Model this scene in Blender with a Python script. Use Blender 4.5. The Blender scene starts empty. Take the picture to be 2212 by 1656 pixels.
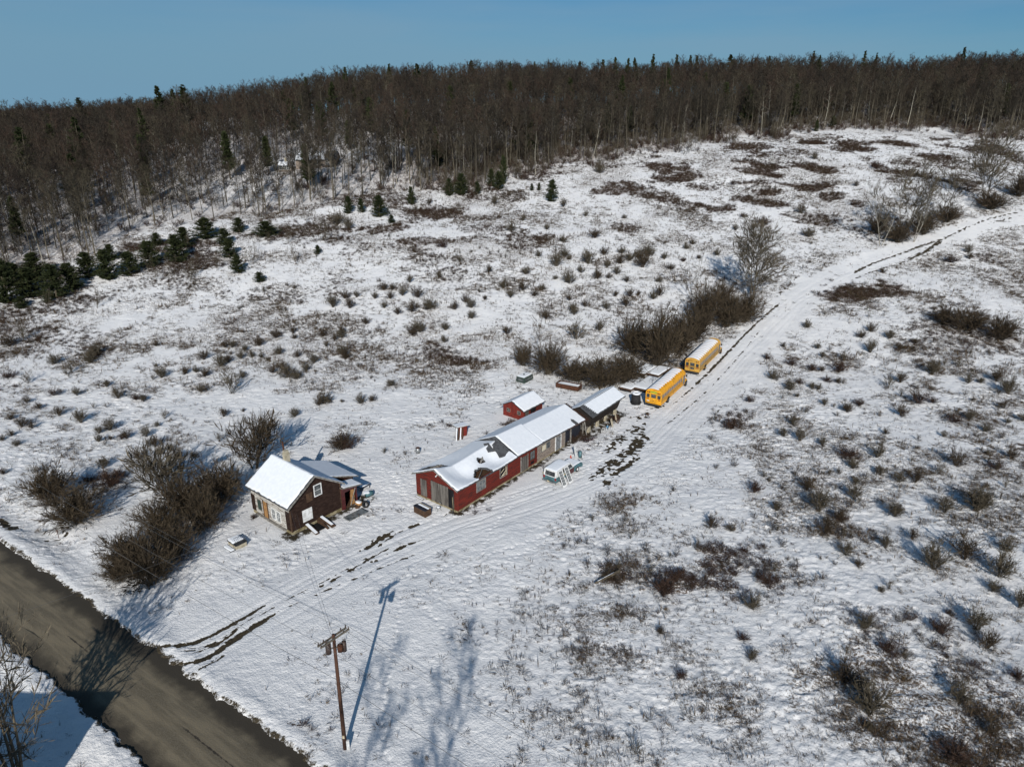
import bpy, math, random
import numpy as np
from mathutils import Vector
R = math.radians
scn = bpy.context.scene
# ------------------------------------------------------------------ camera, light, exposure
CAM_H = 45.0; PITCH = R(21.0); FPX = 1532.0          # focal length measured on a 2212 px wide print
cd = bpy.data.cameras.new('camera'); cam = bpy.data.objects.new('camera', cd); scn.collection.objects.link(cam)
cam.location = (0, 0, CAM_H); cam.rotation_euler = (R(90) - PITCH, 0, 0)
cd.sensor_width = 36.0; cd.lens = FPX / 2212 * 36.0; cd.clip_start = 0.5; cd.clip_end = 9000
scn.camera = cam
SUN_EL = R(28.0)
w = bpy.data.worlds.new('World'); scn.world = w; w.use_nodes = True
nt = w.node_tree; bg = nt.nodes['Background']
sky = nt.nodes.new('ShaderNodeTexSky'); sky.sky_type = 'NISHITA'; sky.sun_disc = False
sky.sun_elevation = SUN_EL; sky.sun_rotation = R(180.0); sky.air_density = 1.1; sky.dust_density = 0.0; sky.ozone_density = 6.0; sky.altitude = 400
tc = nt.nodes.new('ShaderNodeTexCoord'); mp = nt.nodes.new('ShaderNodeMapping'); mp.inputs['Scale'].default_value = (1.2, 1.0, 9.0); mp.inputs['Rotation'].default_value = (0, R(7), 0)
nz = nt.nodes.new('ShaderNodeTexNoise'); nz.inputs['Scale'].default_value = 1.6; nz.inputs['Detail'].default_value = 7
rp = nt.nodes.new('ShaderNodeMapRange'); rp.inputs['From Min'].default_value = 0.46; rp.inputs['From Max'].default_value = 0.68; rp.inputs['To Max'].default_value = 0.5
hs = nt.nodes.new('ShaderNodeMixRGB'); hs.blend_type = 'MULTIPLY'; hs.inputs[0].default_value = 1.0; hs.inputs[2].default_value = (0.46, 0.80, 0.97, 1)
mx = nt.nodes.new('ShaderNodeMixRGB'); mx.inputs[2].default_value = (4.2, 6.2, 8.0, 1)
nt.links.new(tc.outputs['Generated'], mp.inputs[0]); nt.links.new(mp.outputs[0], nz.inputs[0]); nt.links.new(nz.outputs[0], rp.inputs[0])
nt.links.new(sky.outputs[0], hs.inputs[1]); nt.links.new(hs.outputs[0], mx.inputs[1]); nt.links.new(rp.outputs[0], mx.inputs[0])
sp0 = nt.nodes.new('ShaderNodeSeparateXYZ'); hr = nt.nodes.new('ShaderNodeMapRange'); hr.interpolation_type = 'SMOOTHSTEP'; hr.inputs['From Min'].default_value = 0.0; hr.inputs['From Max'].default_value = 0.22; hr.inputs['To Min'].default_value = 0.85; hr.inputs['To Max'].default_value = 0.10
hm = nt.nodes.new('ShaderNodeMixRGB'); hm.inputs[2].default_value = (2.9, 5.5, 7.7, 1)
nt.links.new(tc.outputs['Generated'], sp0.inputs[0]); nt.links.new(sp0.outputs[2], hr.inputs[0]); xl = nt.nodes.new('ShaderNodeMath'); xl.operation = 'MULTIPLY_ADD'; xl.inputs[1].default_value = -0.42; xl.use_clamp = True; nt.links.new(sp0.outputs[0], xl.inputs[0]); nt.links.new(hr.outputs[0], xl.inputs[2]); nt.links.new(xl.outputs[0], hm.inputs[0]); nt.links.new(mx.outputs[0], hm.inputs[1])
nt.links.new(hm.outputs[0], bg.inputs['Color']); bg.inputs['Strength'].default_value = 0.058
sl = bpy.data.lights.new('sun', 'SUN'); sl.energy = 4.5; sl.angle = R(0.5); sl.color = (1.0, 0.95, 0.875)
so = bpy.data.objects.new('sun', sl); scn.collection.objects.link(so); so.rotation_euler = (R(90) - SUN_EL, 0, R(-0.3))
scn.view_settings.view_transform = 'Standard'; scn.view_settings.look = 'None'; scn.view_settings.exposure = 0.0; scn.view_settings.gamma = 1.0
try: scn.cycles.max_bounces = 5; scn.cycles.diffuse_bounces = 2; scn.cycles.transparent_max_bounces = 8
except Exception: pass
rnd = random.Random(7); RG = np.random.default_rng(11)
COL = scn.collection
# ------------------------------------------------------------------ noise and terrain
def _h(ix, iy, s):
    n = (ix.astype(np.int64) * 374761393 + iy.astype(np.int64) * 668265263 + s * 974634777) & 0xffffffff
    n = ((n ^ (n >> 13)) * 1274126177) & 0xffffffff
    return ((n ^ (n >> 16)) & 0xffff).astype(np.float32) / 65535.0
def vnoise(x, y, s=0):
    x = np.asarray(x, dtype=np.float64); y = np.asarray(y, dtype=np.float64)
    fx = np.floor(x); fy = np.floor(y); ax = x - fx; ay = y - fy
    ax = ax * ax * (3 - 2 * ax); ay = ay * ay * (3 - 2 * ay)
    fx = fx.astype(np.int64); fy = fy.astype(np.int64)
    return (_h(fx, fy, s) * (1 - ax) + _h(fx + 1, fy, s) * ax) * (1 - ay) + (_h(fx, fy + 1, s) * (1 - ax) + _h(fx + 1, fy + 1, s) * ax) * ay
def fbm(x, y, s=0, o=3):
    v = 0; a = 0.5; t = 0
    for k in range(o):
        v = v + a * vnoise(x * 2 ** k, y * 2 ** k, s + k * 17); t += a; a *= 0.5
    return v / t
def sstep(a, b, x):
    t = np.clip((x - a) / (b - a), 0, 1); return t * t * (3 - 2 * t)
SKY_X = [-400, 0, 200, 340, 500, 600, 700, 800, 1000, 1300, 1500, 1800, 2000, 2212, 2700]
SKY_Y = [244, 244, 234, 215, 184, 174, 155, 141, 134, 131, 123, 118, 115, 109, 105]
def hz(x, y):
    """ground height: flat yard and road, hillside pasture rising to a wooded crest"""
    x = np.asarray(x, dtype=np.float64); y = np.asarray(y, dtype=np.float64)
    px = 1106 + 1532 * (x / np.maximum(y, 30)) / 0.945
    e = np.arctan((828 - np.interp(px, SKY_X, SKY_Y)) / 1532) - PITCH
    yc = 53.0 / (0.2 - np.tan(e))
    k = 18.0
    ys = -k * np.log(np.exp(-np.clip(y, -50, 900) / k) + np.exp(-yc / k))
    u = np.clip((ys - 90) / 80, 0, 1)
    z = 16 * (u ** 3 - u ** 4 / 2) + 0.2 * np.maximum(ys - 170, 0)
    far = sstep(105, 200, y)
    z = z + far * (vnoise(x / 45 + 9, y / 45, 5) - 0.5) * 3.0 + far * (vnoise(x / 17, y / 17, 6) - 0.5) * 0.8
    return z
def zf(x, y): return float(hz(x, y))
cP, sP = math.cos(PITCH), math.sin(PITCH)
def gp(px, py):
    """where the line of sight of a point of the print meets the ground"""
    d = np.array([(px - 1106) / FPX, cP - (py - 828) / FPX * sP, -sP - (py - 828) / FPX * cP])
    t = np.linspace(25, 900, 3000); X = d[0] * t; Y = d[1] * t; Z = CAM_H + d[2] * t
    b = np.nonzero(Z < hz(X, Y))[0]
    i = b[0] if len(b) else 1500
    return Vector((X[i], Y[i], zf(X[i], Y[i])))
def perpx(p):   # metres per print pixel at a point
    return (p.y * cP + (CAM_H - p.z) * sP) / FPX
def to_px(x, y, z):
    dep = y * cP - (z - CAM_H) * sP; up = y * sP + (z - CAM_H) * cP
    return 1106 + FPX * x / dep, 828 - FPX * up / dep
# zoomed sheets of the print: (scale, x offset, y offset)
ZS = {'A': (.3424, 0, 702), 'B': (.2934, 1566, 648), 'C': (.4384, 1242, 1080), 'D': (.3424, 702, 108), 'E': (.3423, 1458, 81), 'F': (.3424, 0, 108), 'P': (1, 0, 0)}
def zp(s, x, y): k, a, b = ZS[s]; return a + k * x, b + k * y
# ------------------------------------------------------------------ object helpers
def put(o, parent=None):
    COL.objects.link(o)
    if parent: o.parent = parent
    return o
def tag(o, label=None, cat=None, group=None, kind=None):
    if label: o['label'] = label
    if cat: o['category'] = cat
    if group: o['group'] = group
    if kind: o['kind'] = kind
    return o
def empty(name, loc, rz, label, cat, group=None, rx=0, ry=0):
    o = bpy.data.objects.new(name, None); put(o); o.location = loc; o.rotation_euler = (rx, ry, rz); o.empty_display_size = 0.3
    return tag(o, label, cat, group)
class MB:
    def __init__(s): s.v = []; s.f = []; s.m = []; s.k = 0
    def poly(s, *pts):
        b = len(s.v); s.v += [tuple(p) for p in pts]; s.f.append(tuple(range(b, b + len(pts)))); s.m.append(s.k); return s
    def hexa(s, p):
        b = len(s.v); s.v += [tuple(q) for q in p]
        for f in ((0, 3, 2, 1), (4, 5, 6, 7), (0, 1, 5, 4), (1, 2, 6, 5), (2, 3, 7, 6), (3, 0, 4, 7)):
            s.f.append(tuple(b + i for i in f)); s.m.append(s.k)
        return s
    def box(s, x0, x1, y0, y1, z0, z1):
        return s.hexa([(x0, y0, z0), (x1, y0, z0), (x1, y1, z0), (x0, y1, z0), (x0, y0, z1), (x1, y0, z1), (x1, y1, z1), (x0, y1, z1)])
    def cyl(s, p0, p1, r0, r1=None, n=10, cap=True):
        r1 = r0 if r1 is None else r1
        p0 = Vector(p0); p1 = Vector(p1); d = (p1 - p0).normalized()
        a = d.cross(Vector((0, 0, 1))) if abs(d.z) < .95 else d.cross(Vector((1, 0, 0)))
        a.normalize(); c = d.cross(a); b = len(s.v)
        for p, r in ((p0, r0), (p1, r1)):
            for i in range(n):
                t = 2 * math.pi * i / n; s.v.append(tuple(p + a * math.cos(t) * r + c * math.sin(t) * r))
        for i in range(n):
            j = (i + 1) % n; s.f.append((b + i, b + j, b + n + j, b + n + i)); s.m.append(s.k)
        if cap: s.f += [tuple(b + i for i in reversed(range(n))), tuple(b + n + i for i in range(n))]; s.m += [s.k, s.k]
        return s
    def bar(s, p0, p1, w=.03): return s.cyl(p0, p1, w, w, 4)
    def tube(s, pts, r, n=5):
        for a, b in zip(pts, pts[1:]): s.cyl(a, b, r, r, n, False)
        return s
    def prism(s, pts, ext):       # closed polygon of 3-D points pushed along ext
        n = len(pts); b = len(s.v); e = Vector(ext)
        s.v += [tuple(p) for p in pts] + [tuple(Vector(p) + e) for p in pts]
        s.f += [tuple(b + i for i in reversed(range(n))), tuple(b + n + i for i in range(n))] + [(b + i, b + (i + 1) % n, b + n + (i + 1) % n, b + n + i) for i in range(n)]
        s.m += [s.k] * (n + 2); return s
    def torus(s, c, ax, R_, r, n=20, m=8):
        ax = Vector(ax).normalized(); a = ax.cross(Vector((0, 0, 1))) if abs(ax.z) < .95 else ax.cross(Vector((1, 0, 0))); a.normalize(); q = ax.cross(a); b = len(s.v); c = Vector(c)
        for i in range(n):
            t = 2 * math.pi * i / n; u = a * math.cos(t) + q * math.sin(t)
            for j in range(m):
                w_ = 2 * math.pi * j / m; s.v.append(tuple(c + u * (R_ + r * math.cos(w_)) + ax * r * math.sin(w_)))
        for i in range(n):
            for j in range(m):
                i2 = (i + 1) % n; j2 = (j + 1) % m; s.f.append((b + i * m + j, b + i2 * m + j, b + i2 * m + j2, b + i * m + j2)); s.m.append(s.k)
        return s
    def mesh(s, name, mats, smooth=False):
        me = bpy.data.meshes.new(name); me.from_pydata(s.v, [], s.f)
        for m in (mats if isinstance(mats, (list, tuple)) else [mats]): me.materials.append(m)
        me.polygons.foreach_set('material_index', s.m)
        if smooth: me.polygons.foreach_set('use_smooth', [True] * len(s.f))
        me.update(); return me
    def build(s, name, mats, parent=None, smooth=False):
        return put(bpy.data.objects.new(name, s.mesh(name, mats, smooth)), parent)
def grid_mesh(name, X, Y, Z, mat, keep=None, smooth=True):
    r, c = X.shape; v = np.stack([X, Y, Z], -1).reshape(-1, 3)
    i = np.arange(r * c).reshape(r, c); f = np.stack([i[:-1, :-1], i[:-1, 1:], i[1:, 1:], i[1:, :-1]], -1).reshape(-1, 4)
    if keep is not None: f = f[keep.reshape(-1)]
    return np_mesh(name, v, f, mat, smooth)
def np_mesh(name, v, f, mat, smooth=False, mi=None):
    me = bpy.data.meshes.new(name); n = f.shape[1]
    me.vertices.add(len(v)); me.vertices.foreach_set('co', np.ascontiguousarray(v, dtype=np.float32).ravel())
    me.loops.add(len(f) * n); me.loops.foreach_set('vertex_index', np.ascontiguousarray(f, dtype=np.int32).ravel())
    me.polygons.add(len(f)); me.polygons.foreach_set('loop_start', np.arange(0, len(f) * n, n, dtype=np.int32)); me.polygons.foreach_set('loop_total', np.full(len(f), n, dtype=np.int32))
    if smooth: me.polygons.foreach_set('use_smooth', np.ones(len(f), dtype=bool))
    for m in (mat if isinstance(mat, (list, tuple)) else [mat]): me.materials.append(m)
    if mi is not None: me.polygons.foreach_set('material_index', mi.astype(np.int32))
    me.update(calc_edges=True); return me
def attr(me, name, a):
    t = me.attributes.new(name, 'FLOAT', 'POINT'); t.data.foreach_set('value', np.ascontiguousarray(a, dtype=np.float32).ravel())
# ------------------------------------------------------------------ materials
class NG:
    def __init__(s, name):
        s.m = bpy.data.materials.new(name); s.m.use_nodes = True; s.t = s.m.node_tree; s.b = s.t.nodes['Principled BSDF']
    def n(s, ty, **k):
        o = s.t.nodes.new(ty)
        for a, b in k.items():
            if a.startswith('i_'): o.inputs[a[2:].replace('_', ' ')].default_value = b
            else: setattr(o, a, b)
        return o
    def l(s, a, b): s.t.links.new(a, b)
    def noise(s, scale, detail=4, vec=None, rough=.55, sc=None):
        o = s.n('ShaderNodeTexNoise'); o.inputs['Scale'].default_value = scale; o.inputs['Detail'].default_value = detail; o.inputs['Roughness'].default_value = rough
        if vec is None:
            if not hasattr(s, 'obj'): s.obj = s.n('ShaderNodeTexCoord').outputs['Object']
            vec = s.obj
        if sc:
            q = s.n('ShaderNodeMapping'); q.inputs['Scale'].default_value = sc; s.l(vec, q.inputs[0]); vec = q.outputs[0]
        s.l(vec, o.inputs['Vector']); return o.outputs['Fac']
    def rng(s, v, a, b, c=0, d=1):
        o = s.n('ShaderNodeMapRange'); o.interpolation_type = 'SMOOTHSTEP'; s.l(v, o.inputs[0])
        for i, q in enumerate((a, b, c, d)): o.inputs[i + 1].default_value = q
        return o.outputs[0]
    def mix(s, f, a, b):
        o = s.n('ShaderNodeMixRGB')
        for i, q in enumerate((f, a, b)):
            if isinstance(q, (int, float)): o.inputs[i].default_value = q
            elif isinstance(q, tuple): o.inputs[i].default_value = (*q, 1)
            else: s.l(q, o.inputs[i])
        return o.outputs[0]
    def math(s, op, a, b=0.0, clamp=False):
        o = s.n('ShaderNodeMath', operation=op, use_clamp=clamp)
        for i, q in enumerate((a, b)):
            if isinstance(q, (int, float)): o.inputs[i].default_value = q
            else: s.l(q, o.inputs[i])
        return o.outputs[0]
    def att(s, name): return s.n('ShaderNodeAttribute', attribute_name=name).outputs['Fac']
    def color(s, c):
        if isinstance(c, tuple): s.b.inputs['Base Color'].default_value = (*c, 1)
        else: s.l(c, s.b.inputs['Base Color'])
    def bump(s, h, dist=.02, strength=1.0):
        o = s.n('ShaderNodeBump'); o.inputs['Distance'].default_value = dist; o.inputs['Strength'].default_value = strength; s.l(h, o.inputs['Height']); s.l(o.outputs[0], s.b.inputs['Normal'])
def mat(name, c1, c2=None, scale=3.0, rough=.85, bump=.0, lo=.4, hi=.65, sc=None, metal=0.0):
    g = NG(name); g.b.inputs['Roughness'].default_value = rough; g.b.inputs['Metallic'].default_value = metal; g.b.inputs['Specular IOR Level'].default_value = .2 if rough > .7 else .5
    if c2 is None: c2 = tuple(q * .75 for q in c1)
    n = g.noise(scale, 5, sc=sc); g.color(g.mix(g.rng(n, lo, hi), c1, c2))
    if bump: g.bump(g.noise(scale * 3, 4, sc=sc), bump)
    return g.m
def boards(name, c1, c2, c3, period=.14, axis=2, peel=.5, along=(.4, .4, 6), rough=.85):
    """boarded or shingled wall: gaps every `period`, paint worn off in streaks along the boards"""
    g = NG(name); g.b.inputs['Roughness'].default_value = rough; g.b.inputs['Specular IOR Level'].default_value = .12
    g.obj = g.n('ShaderNodeTexCoord').outputs['Object']
    sx = g.n('ShaderNodeSeparateXYZ'); g.l(g.obj, sx.inputs[0]); a = sx.outputs[axis]
    f = g.math('FRACT', g.math('DIVIDE', a, period)); gap = g.math('GREATER_THAN', .12, f)
    wear = g.rng(g.noise(1.6, 6, sc=along, rough=.7), peel, peel + .08)
    tone = g.mix(g.rng(g.noise(.9, 4, sc=along), .35, .65), c1, c2)
    g.color(g.mix(gap, g.mix(wear, tone, c3), tuple(q * .3 for q in c3))); g.bump(f, -.02)
    return g.m
M = {}
def snow_mat(name='snow_cover'):
    g = NG(name); g.b.inputs['Roughness'].default_value = .75; g.b.inputs['Specular IOR Level'].default_value = .25
    n = g.noise(2.2, 5); g.color(g.mix(g.rng(n, .3, .7), (.80, .83, .87), (.74, .775, .82))); g.bump(g.noise(5, 5), .012)
    return g.m
M['snow'] = snow_mat()
M['bark'] = mat('grey_brown_bark', (.115, .097, .070), (.06, .05, .037), 4, bump=.02, sc=(1, 1, .3))
M['tanbark'] = mat('sunlit_tan_bark', (.135, .115, .082), (.085, .07, .05), 4, bump=.01)
M['twig'] = mat('brown_twigs', (.066, .049, .032), (.042, .031, .021), .6, .9)
M['twig_red'] = mat('red_brown_twigs', (.060, .036, .026), (.038, .024, .018), .8, .9)
M['twig_grey'] = mat('grey_olive_twigs', (.095, .080, .056), (.062, .052, .038), .6, .9)
M['twig_dark'] = mat('dark_thicket_twigs', (.066, .050, .032), (.040, .030, .020), .6, .9)
M['birch'] = mat('pale_birch_bark', (.34, .32, .27), (.17, .15, .12), 3, bump=.01, sc=(1, 1, 3))
def woodmat(name, c):
    g = NG(name); g.b.inputs['Roughness'].default_value = .9; oi = g.n('ShaderNodeObjectInfo'); k = g.rng(oi.outputs['Random'], 0, 1, .65, 1.75)
    q = g.n('ShaderNodeMixRGB', blend_type='MULTIPLY'); q.inputs[0].default_value = 1; q.inputs[1].default_value = (*c, 1); g.l(k, q.inputs[2]); g.color(q.outputs[0]); return g.m
M['wt1'] = woodmat('dark_brown_woods_twigs', (.024, .0175, .011)); M['wt2'] = woodmat('red_brown_woods_twigs', (.028, .017, .011)); M['wt3'] = woodmat('grey_olive_woods_twigs', (.034, .028, .017)); M['wb'] = woodmat('woods_bark', (.070, .060, .042)); M['wbirch'] = woodmat('woods_birch_bark', (.25, .235, .19))
M['needle'] = mat('pine_needles', (.022, .031, .011), (.042, .050, .018), 1.4, .8)
M['grass'] = mat('dry_grass', (.14, .095, .045), (.08, .055, .03), .5, .9)
M['weed'] = mat('dry_weed_stems', (.095, .068, .042), (.052, .038, .026), .5, .9)
M['red'] = boards('weathered_red_boards', (.165, .027, .019), (.115, .021, .016), (.03, .022, .02), .16, peel=.525)
M['redplain'] = mat('red_paint', (.17, .025, .017), (.11, .02, .016), 2, .8, .01)
M['greywood'] = boards('grey_weathered_planks', (.20, .185, .165), (.11, .10, .09), (.05, .04, .035), .19, axis=1, peel=.55, along=(4, 4, .4))
M['greywoodx'] = boards('grey_weathered_door_planks', (.17, .155, .14), (.10, .09, .08), (.05, .04, .035), .19, axis=0, peel=.55, along=(4, 4, .4))
M['block'] = boards('grey_brown_asphalt_siding', (.30, .255, .215), (.20, .165, .14), (.13, .09, .08), .22, peel=.62, along=(1.6, 1.6, 4))
M['shingle'] = boards('dark_brown_shingles', (.019, .010, .008), (.036, .021, .016), (.08, .056, .045), .24, peel=.575, along=(1.5, 1.5, 4))
M['clap'] = boards('peeling_white_clapboard', (.60, .585, .55), (.46, .44, .40), (.10, .06, .035), .12, peel=.52, along=(.5, .5, 5))
M['trim'] = mat('grey_trim_wood', (.25, .24, .22), (.13, .115, .10), 3, .8)
M['white'] = mat('chipped_white_paint', (.72, .73, .73), (.52, .52, .5), 3, .6)
M['stone'] = mat('mossy_foundation_stone', (.30, .26, .17), (.15, .12, .06), 1.8, .9, .04)
M['conc'] = mat('old_concrete', (.42, .38, .29), (.28, .25, .18), 2.5, .9, .02)
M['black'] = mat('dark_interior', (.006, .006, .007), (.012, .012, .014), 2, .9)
M['navy'] = mat('dark_blue_black_tarp', (.012, .014, .022), (.02, .022, .032), 1.5, .6, .03)
M['glass'] = mat('dusty_window_glass', (.03, .035, .04), (.10, .11, .11), 1.4, .2)
M['paleglass'] = mat('pale_hazy_glass', (.16, .175, .18), (.06, .07, .075), 2, .25)
M['busglass'] = mat('scratched_bus_glass', (.16, .18, .20), (.07, .08, .09), 1.5, .15)
M['roofing'] = mat('grey_asphalt_roofing', (.09, .095, .10), (.055, .055, .06), 3, .9, .02)
M['rust'] = mat('rusty_metal', (.085, .036, .02), (.045, .02, .014), 3, .85, .01)
M['steel'] = mat('dull_steel', (.30, .32, .33), (.18, .18, .18), 3, .45, metal=.6)
M['rubber'] = mat('black_rubber', (.018, .018, .02), (.03, .03, .03), 4, .8)
M['wood'] = mat('pale_board', (.50, .44, .33), (.33, .28, .19), 3, .8)
M['brownwood'] = mat('brown_board', (.080, .046, .028), (.05, .03, .02), 3, .8, .01)
M['ply'] = mat('tan_plywood', (.36, .20, .08), (.24, .13, .055), 2.5, .8)
M['yellow'] = mat('school_bus_yellow', (.72, .335, .010), (.42, .20, .018), 1.6, .5, lo=.42, hi=.72)
M['tan'] = mat('faded_bus_yellow', (.60, .34, .06), (.46, .25, .05), 1.1, .5)
M['blackp'] = mat('black_paint', (.015, .015, .016), (.03, .03, .03), 3, .5)
M['teal'] = mat('faded_teal_paint', (.07, .16, .18), (.05, .11, .125), 1.3, .4)
M['maroon'] = mat('maroon_paint', (.085, .016, .016), (.05, .012, .012), 1.5, .4)
M['cream'] = mat('cream_paint', (.62, .58, .46), (.45, .36, .22), 2, .5)
M['redlamp'] = mat('red_lamp_lens', (.30, .01, .006), (.2, .01, .01), 4, .3)
M['blue'] = mat('blue_plastic', (.03, .16, .30), (.02, .10, .2), 4, .5)
M['orange'] = mat('orange_plastic', (.6, .08, .02), (.4, .06, .02), 4, .5)
M['signgreen'] = mat('faded_green_yellow_sign', (.42, .50, .03), (.33, .42, .04), 4, .5)
M['green'] = mat('green_board', (.028, .052, .040), (.015, .03, .024), 2, .7)
M['blackw'] = boards('black_weathered_slats', (.022, .018, .016), (.035, .028, .024), (.06, .05, .045), .17, peel=.62, along=(1, 1, 5))
M['pole'] = mat('creosoted_pole_wood', (.085, .042, .027), (.045, .024, .018), 3, .85, .01, sc=(3, 3, .4))
M['arm'] = mat('weathered_crossarm', (.16, .14, .11), (.09, .08, .065), 3, .85, .01)
M['can'] = mat('dark_rusty_can', (.06, .038, .03), (.03, .022, .02), 3, .6)
M['wire'] = mat('grey_cable', (.10, .10, .10), (.06, .06, .06), 3, .5)
# ------------------------------------------------------------------ ground
def pline(pts, s='P'): return [gp(*zp(s, *q)) for q in pts]
def dpoly(X, Y, pts, rad):
    """distance to, length along and side of a polyline (only near it)"""
    D = np.full(X.shape, 1e3); S = np.zeros(X.shape); acc = 0
    for a, b in zip(pts, pts[1:]):
        dx, dy = b.x - a.x, b.y - a.y; L = math.hypot(dx, dy)
        m = (X > min(a.x, b.x) - rad) & (X < max(a.x, b.x) + rad) & (Y > min(a.y, b.y) - rad) & (Y < max(a.y, b.y) + rad)
        ii = np.nonzero(m)
        if len(ii[0]):
            x = X[ii] - a.x; y = Y[ii] - a.y; t = np.clip((x * dx + y * dy) / (L * L), 0, 1)
            d = np.hypot(x - t * dx, y - t * dy); sgn = np.where(x * dy - y * dx > 0, 1, -1) * d
            old = np.abs(D[ii]); w_ = d < old; tmp = D[ii]; tmp[w_] = sgn[w_]; D[ii] = tmp; ts = S[ii]; ts[w_] = (acc + t * L)[w_]; S[ii] = ts
        acc += L
    return D, S
def smoothline(pts, n=6):
    out = []
    P_ = [pts[0]] + list(pts) + [pts[-1]]
    for i in range(1, len(P_) - 2):
        for k in range(n):
            t = k / n; p0, p1, p2, p3 = P_[i - 1:i + 3]
            out.append(0.5 * ((2 * p1) + (p2 - p0) * t + (2 * p0 - 5 * p1 + 4 * p2 - p3) * t * t + (3 * p1 - p0 - 3 * p2 + p3) * t ** 3))
    out.append(P_[-2]); return out
RA = Vector((-57.6, 68.2)); RD = Vector((.8245, -.5659)).normalized(); RNm = Vector((-RD.y, RD.x)) * -1  # road far edge, direction; RNm points to camera side
RW = 6.8
def road_d(X, Y): return (X - RA.x) * RNm.x + (Y - RA.y) * RNm.y      # 0 at far edge, RW at near edge
LANE = smoothline(pline([(385, 1425), (470, 1380), (600, 1310), (760, 1225), (950, 1140), (1180, 1065), (1340, 1000), (1455, 905), (1560, 800), (1655, 715), (1735, 640), (1860, 575), (2000, 525), (2130, 485), (2260, 462)]))
RUTS = [([(352, 1397), (420, 1402), (470, 1385), (530, 1345), (560, 1325)], .09, .8, .5), ([(395, 1420), (450, 1402), (505, 1378), (550, 1345)], .10, .75, .6), ([(408, 1445), (455, 1415), (500, 1380), (545, 1352)], .10, .75, .6), ([(436, 1462), (450, 1440), (480, 1412)], .10, .7, .6), ([(380, 1432), (430, 1432), (480, 1405)], .09, .7, .7), ([(560, 1330), (640, 1285), (700, 1255), (790, 1205)], .10, .6, 1.0),  # (points, half width, strength, raggedness)
 ([(335, 1398), (400, 1393), (455, 1375), (510, 1345), (572, 1308)], .30, 1.0, .3), ([(400, 1437), (440, 1425), (490, 1395), (540, 1360), (594, 1325)], .36, 1.0, .3),
 ([(430, 1412), (480, 1385), (520, 1352)], .20, .8, .5), ([(385, 1410), (440, 1400), (500, 1368), (540, 1335)], .13, .6, .6), ([(430, 1452), (470, 1425), (505, 1400)], .2, .8, .5),
 ([(780, 1192), (815, 1168), (848, 1146)], .38, 1.0, .7), ([(815, 1180), (860, 1150), (905, 1130)], .22, .75, 1.0), ([(750, 1240), (800, 1215), (870, 1180), (930, 1160)], .2, .62, 1.2),
 ([(640, 1290), (720, 1250), (800, 1205), (860, 1170)], .16, .6, 1.2), ([(600, 1320), (690, 1280), (790, 1240), (900, 1195)], .12, .55, 1.2),
 ([(1280, 1030), (1320, 1005), (1375, 965), (1395, 935)], .9, .95, 1.0), ([(1300, 1052), (1340, 1015), (1380, 985)], .55, .85, 1.0), ([(1310, 975), (1350, 940), (1395, 915)], .8, .72, 1.3), ([(1340, 1000), (1370, 960), (1390, 925)], .7, .8, 1.2),
 ([(1500, 833), (1560, 775), (1610, 722), (1650, 685), (1685, 655)], .26, .95, .7), ([(1455, 872), (1520, 815), (1560, 775)], .16, .7, 1.0), ([(1440, 915), (1520, 850), (1600, 765), (1640, 715)], .13, .6, 1.1),
 ([(1560, 880), (1480, 950)], .1, .4, 1.2), ([(1370, 912), (1400, 890), (1440, 868)], .5, .6, 1.3), ([(960, 1112), (1010, 1095), (1060, 1075)], .2, .6, 1.2), ([(-30, 1110), (5, 1128), (32, 1150)], .7, 1.0, .5), ([(95, 1163), (130, 1158), (145, 1150)], .25, .8, 1.0)]
RUTS_E = [([(1130, 1490), (1240, 1430), (1440, 1360), (1600, 1300), (1700, 1265), (1780, 1230), (1860, 1190), (2000, 1140), (2180, 1100)], .35, .85, .9),
 ([(1450, 1410), (1560, 1365), (1620, 1325), (1680, 1275)], .8, .95, .7), ([(2010, 1165), (2200, 1120)], .4, .8, .8), ([(1130, 1525), (1280, 1470), (1500, 1400)], .25, .6, 1.2),
 ([(640, 1640), (720, 1560), (800, 1480)], .3, .5, 1.4), ([(800, 1370), (850, 1390), (900, 1400)], .5, .75, 1.2)]
def mud_field(X, Y):
    m = np.zeros(X.shape)
    for rs, s in ((RUTS, 'P'), (RUTS_E, 'E')):
        for pts, wd, st, rg in rs:
            L = smoothline(pline(pts, s), 4); D, S = dpoly(X, Y, L, wd * 2.5 + 1)
            tot = sum((b - a).length for a, b in zip(L, L[1:])); endf = np.minimum(sstep(0, 1.5, S), sstep(0, 1.5, tot - S) + .0)
            n = fbm(X * 1.9, Y * 1.9, 31, 3)
            v = (1 - np.abs(D) / wd) * .9 + (.42 if wd < .5 else .30) - (1 - st) * .9 - (1 - endf) * .6 + (n - .5) * 3.2 * rg + (vnoise(X * 3.3, Y * 3.3, 33) - .5) * 1.3 * min(rg, 1)
            v = np.where(np.abs(D) < wd * 2.2 + .3, np.clip(v, 0, 1), 0); m = np.maximum(m, v)
    return m
def lane_dist(X, Y): return dpoly(X, Y, LANE, 9.0)
FOOT = [smoothline(pline(q), 4) for q in (
 [(1000, 1310), (1060, 1150), (1110, 1090)], [(890, 1120), (870, 1060), (840, 1020), (790, 1010)], [(840, 1656), (828, 1540), (850, 1400), (868, 1290)],
 [(1090, 1540), (1000, 1440), (960, 1370), (900, 1290)], [(860, 1250), (1000, 1215), (1150, 1170), (1300, 1110)], [(905, 1290), (1060, 1230), (1190, 1165)],
 [(250, 880), (420, 870), (600, 850)], [(780, 1090), (900, 1100), (960, 1115)], [(640, 1170), (700, 1180), (780, 1150)], [(930, 1135), (1100, 1075), (1220, 1040), (1290, 1000)])]
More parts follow.
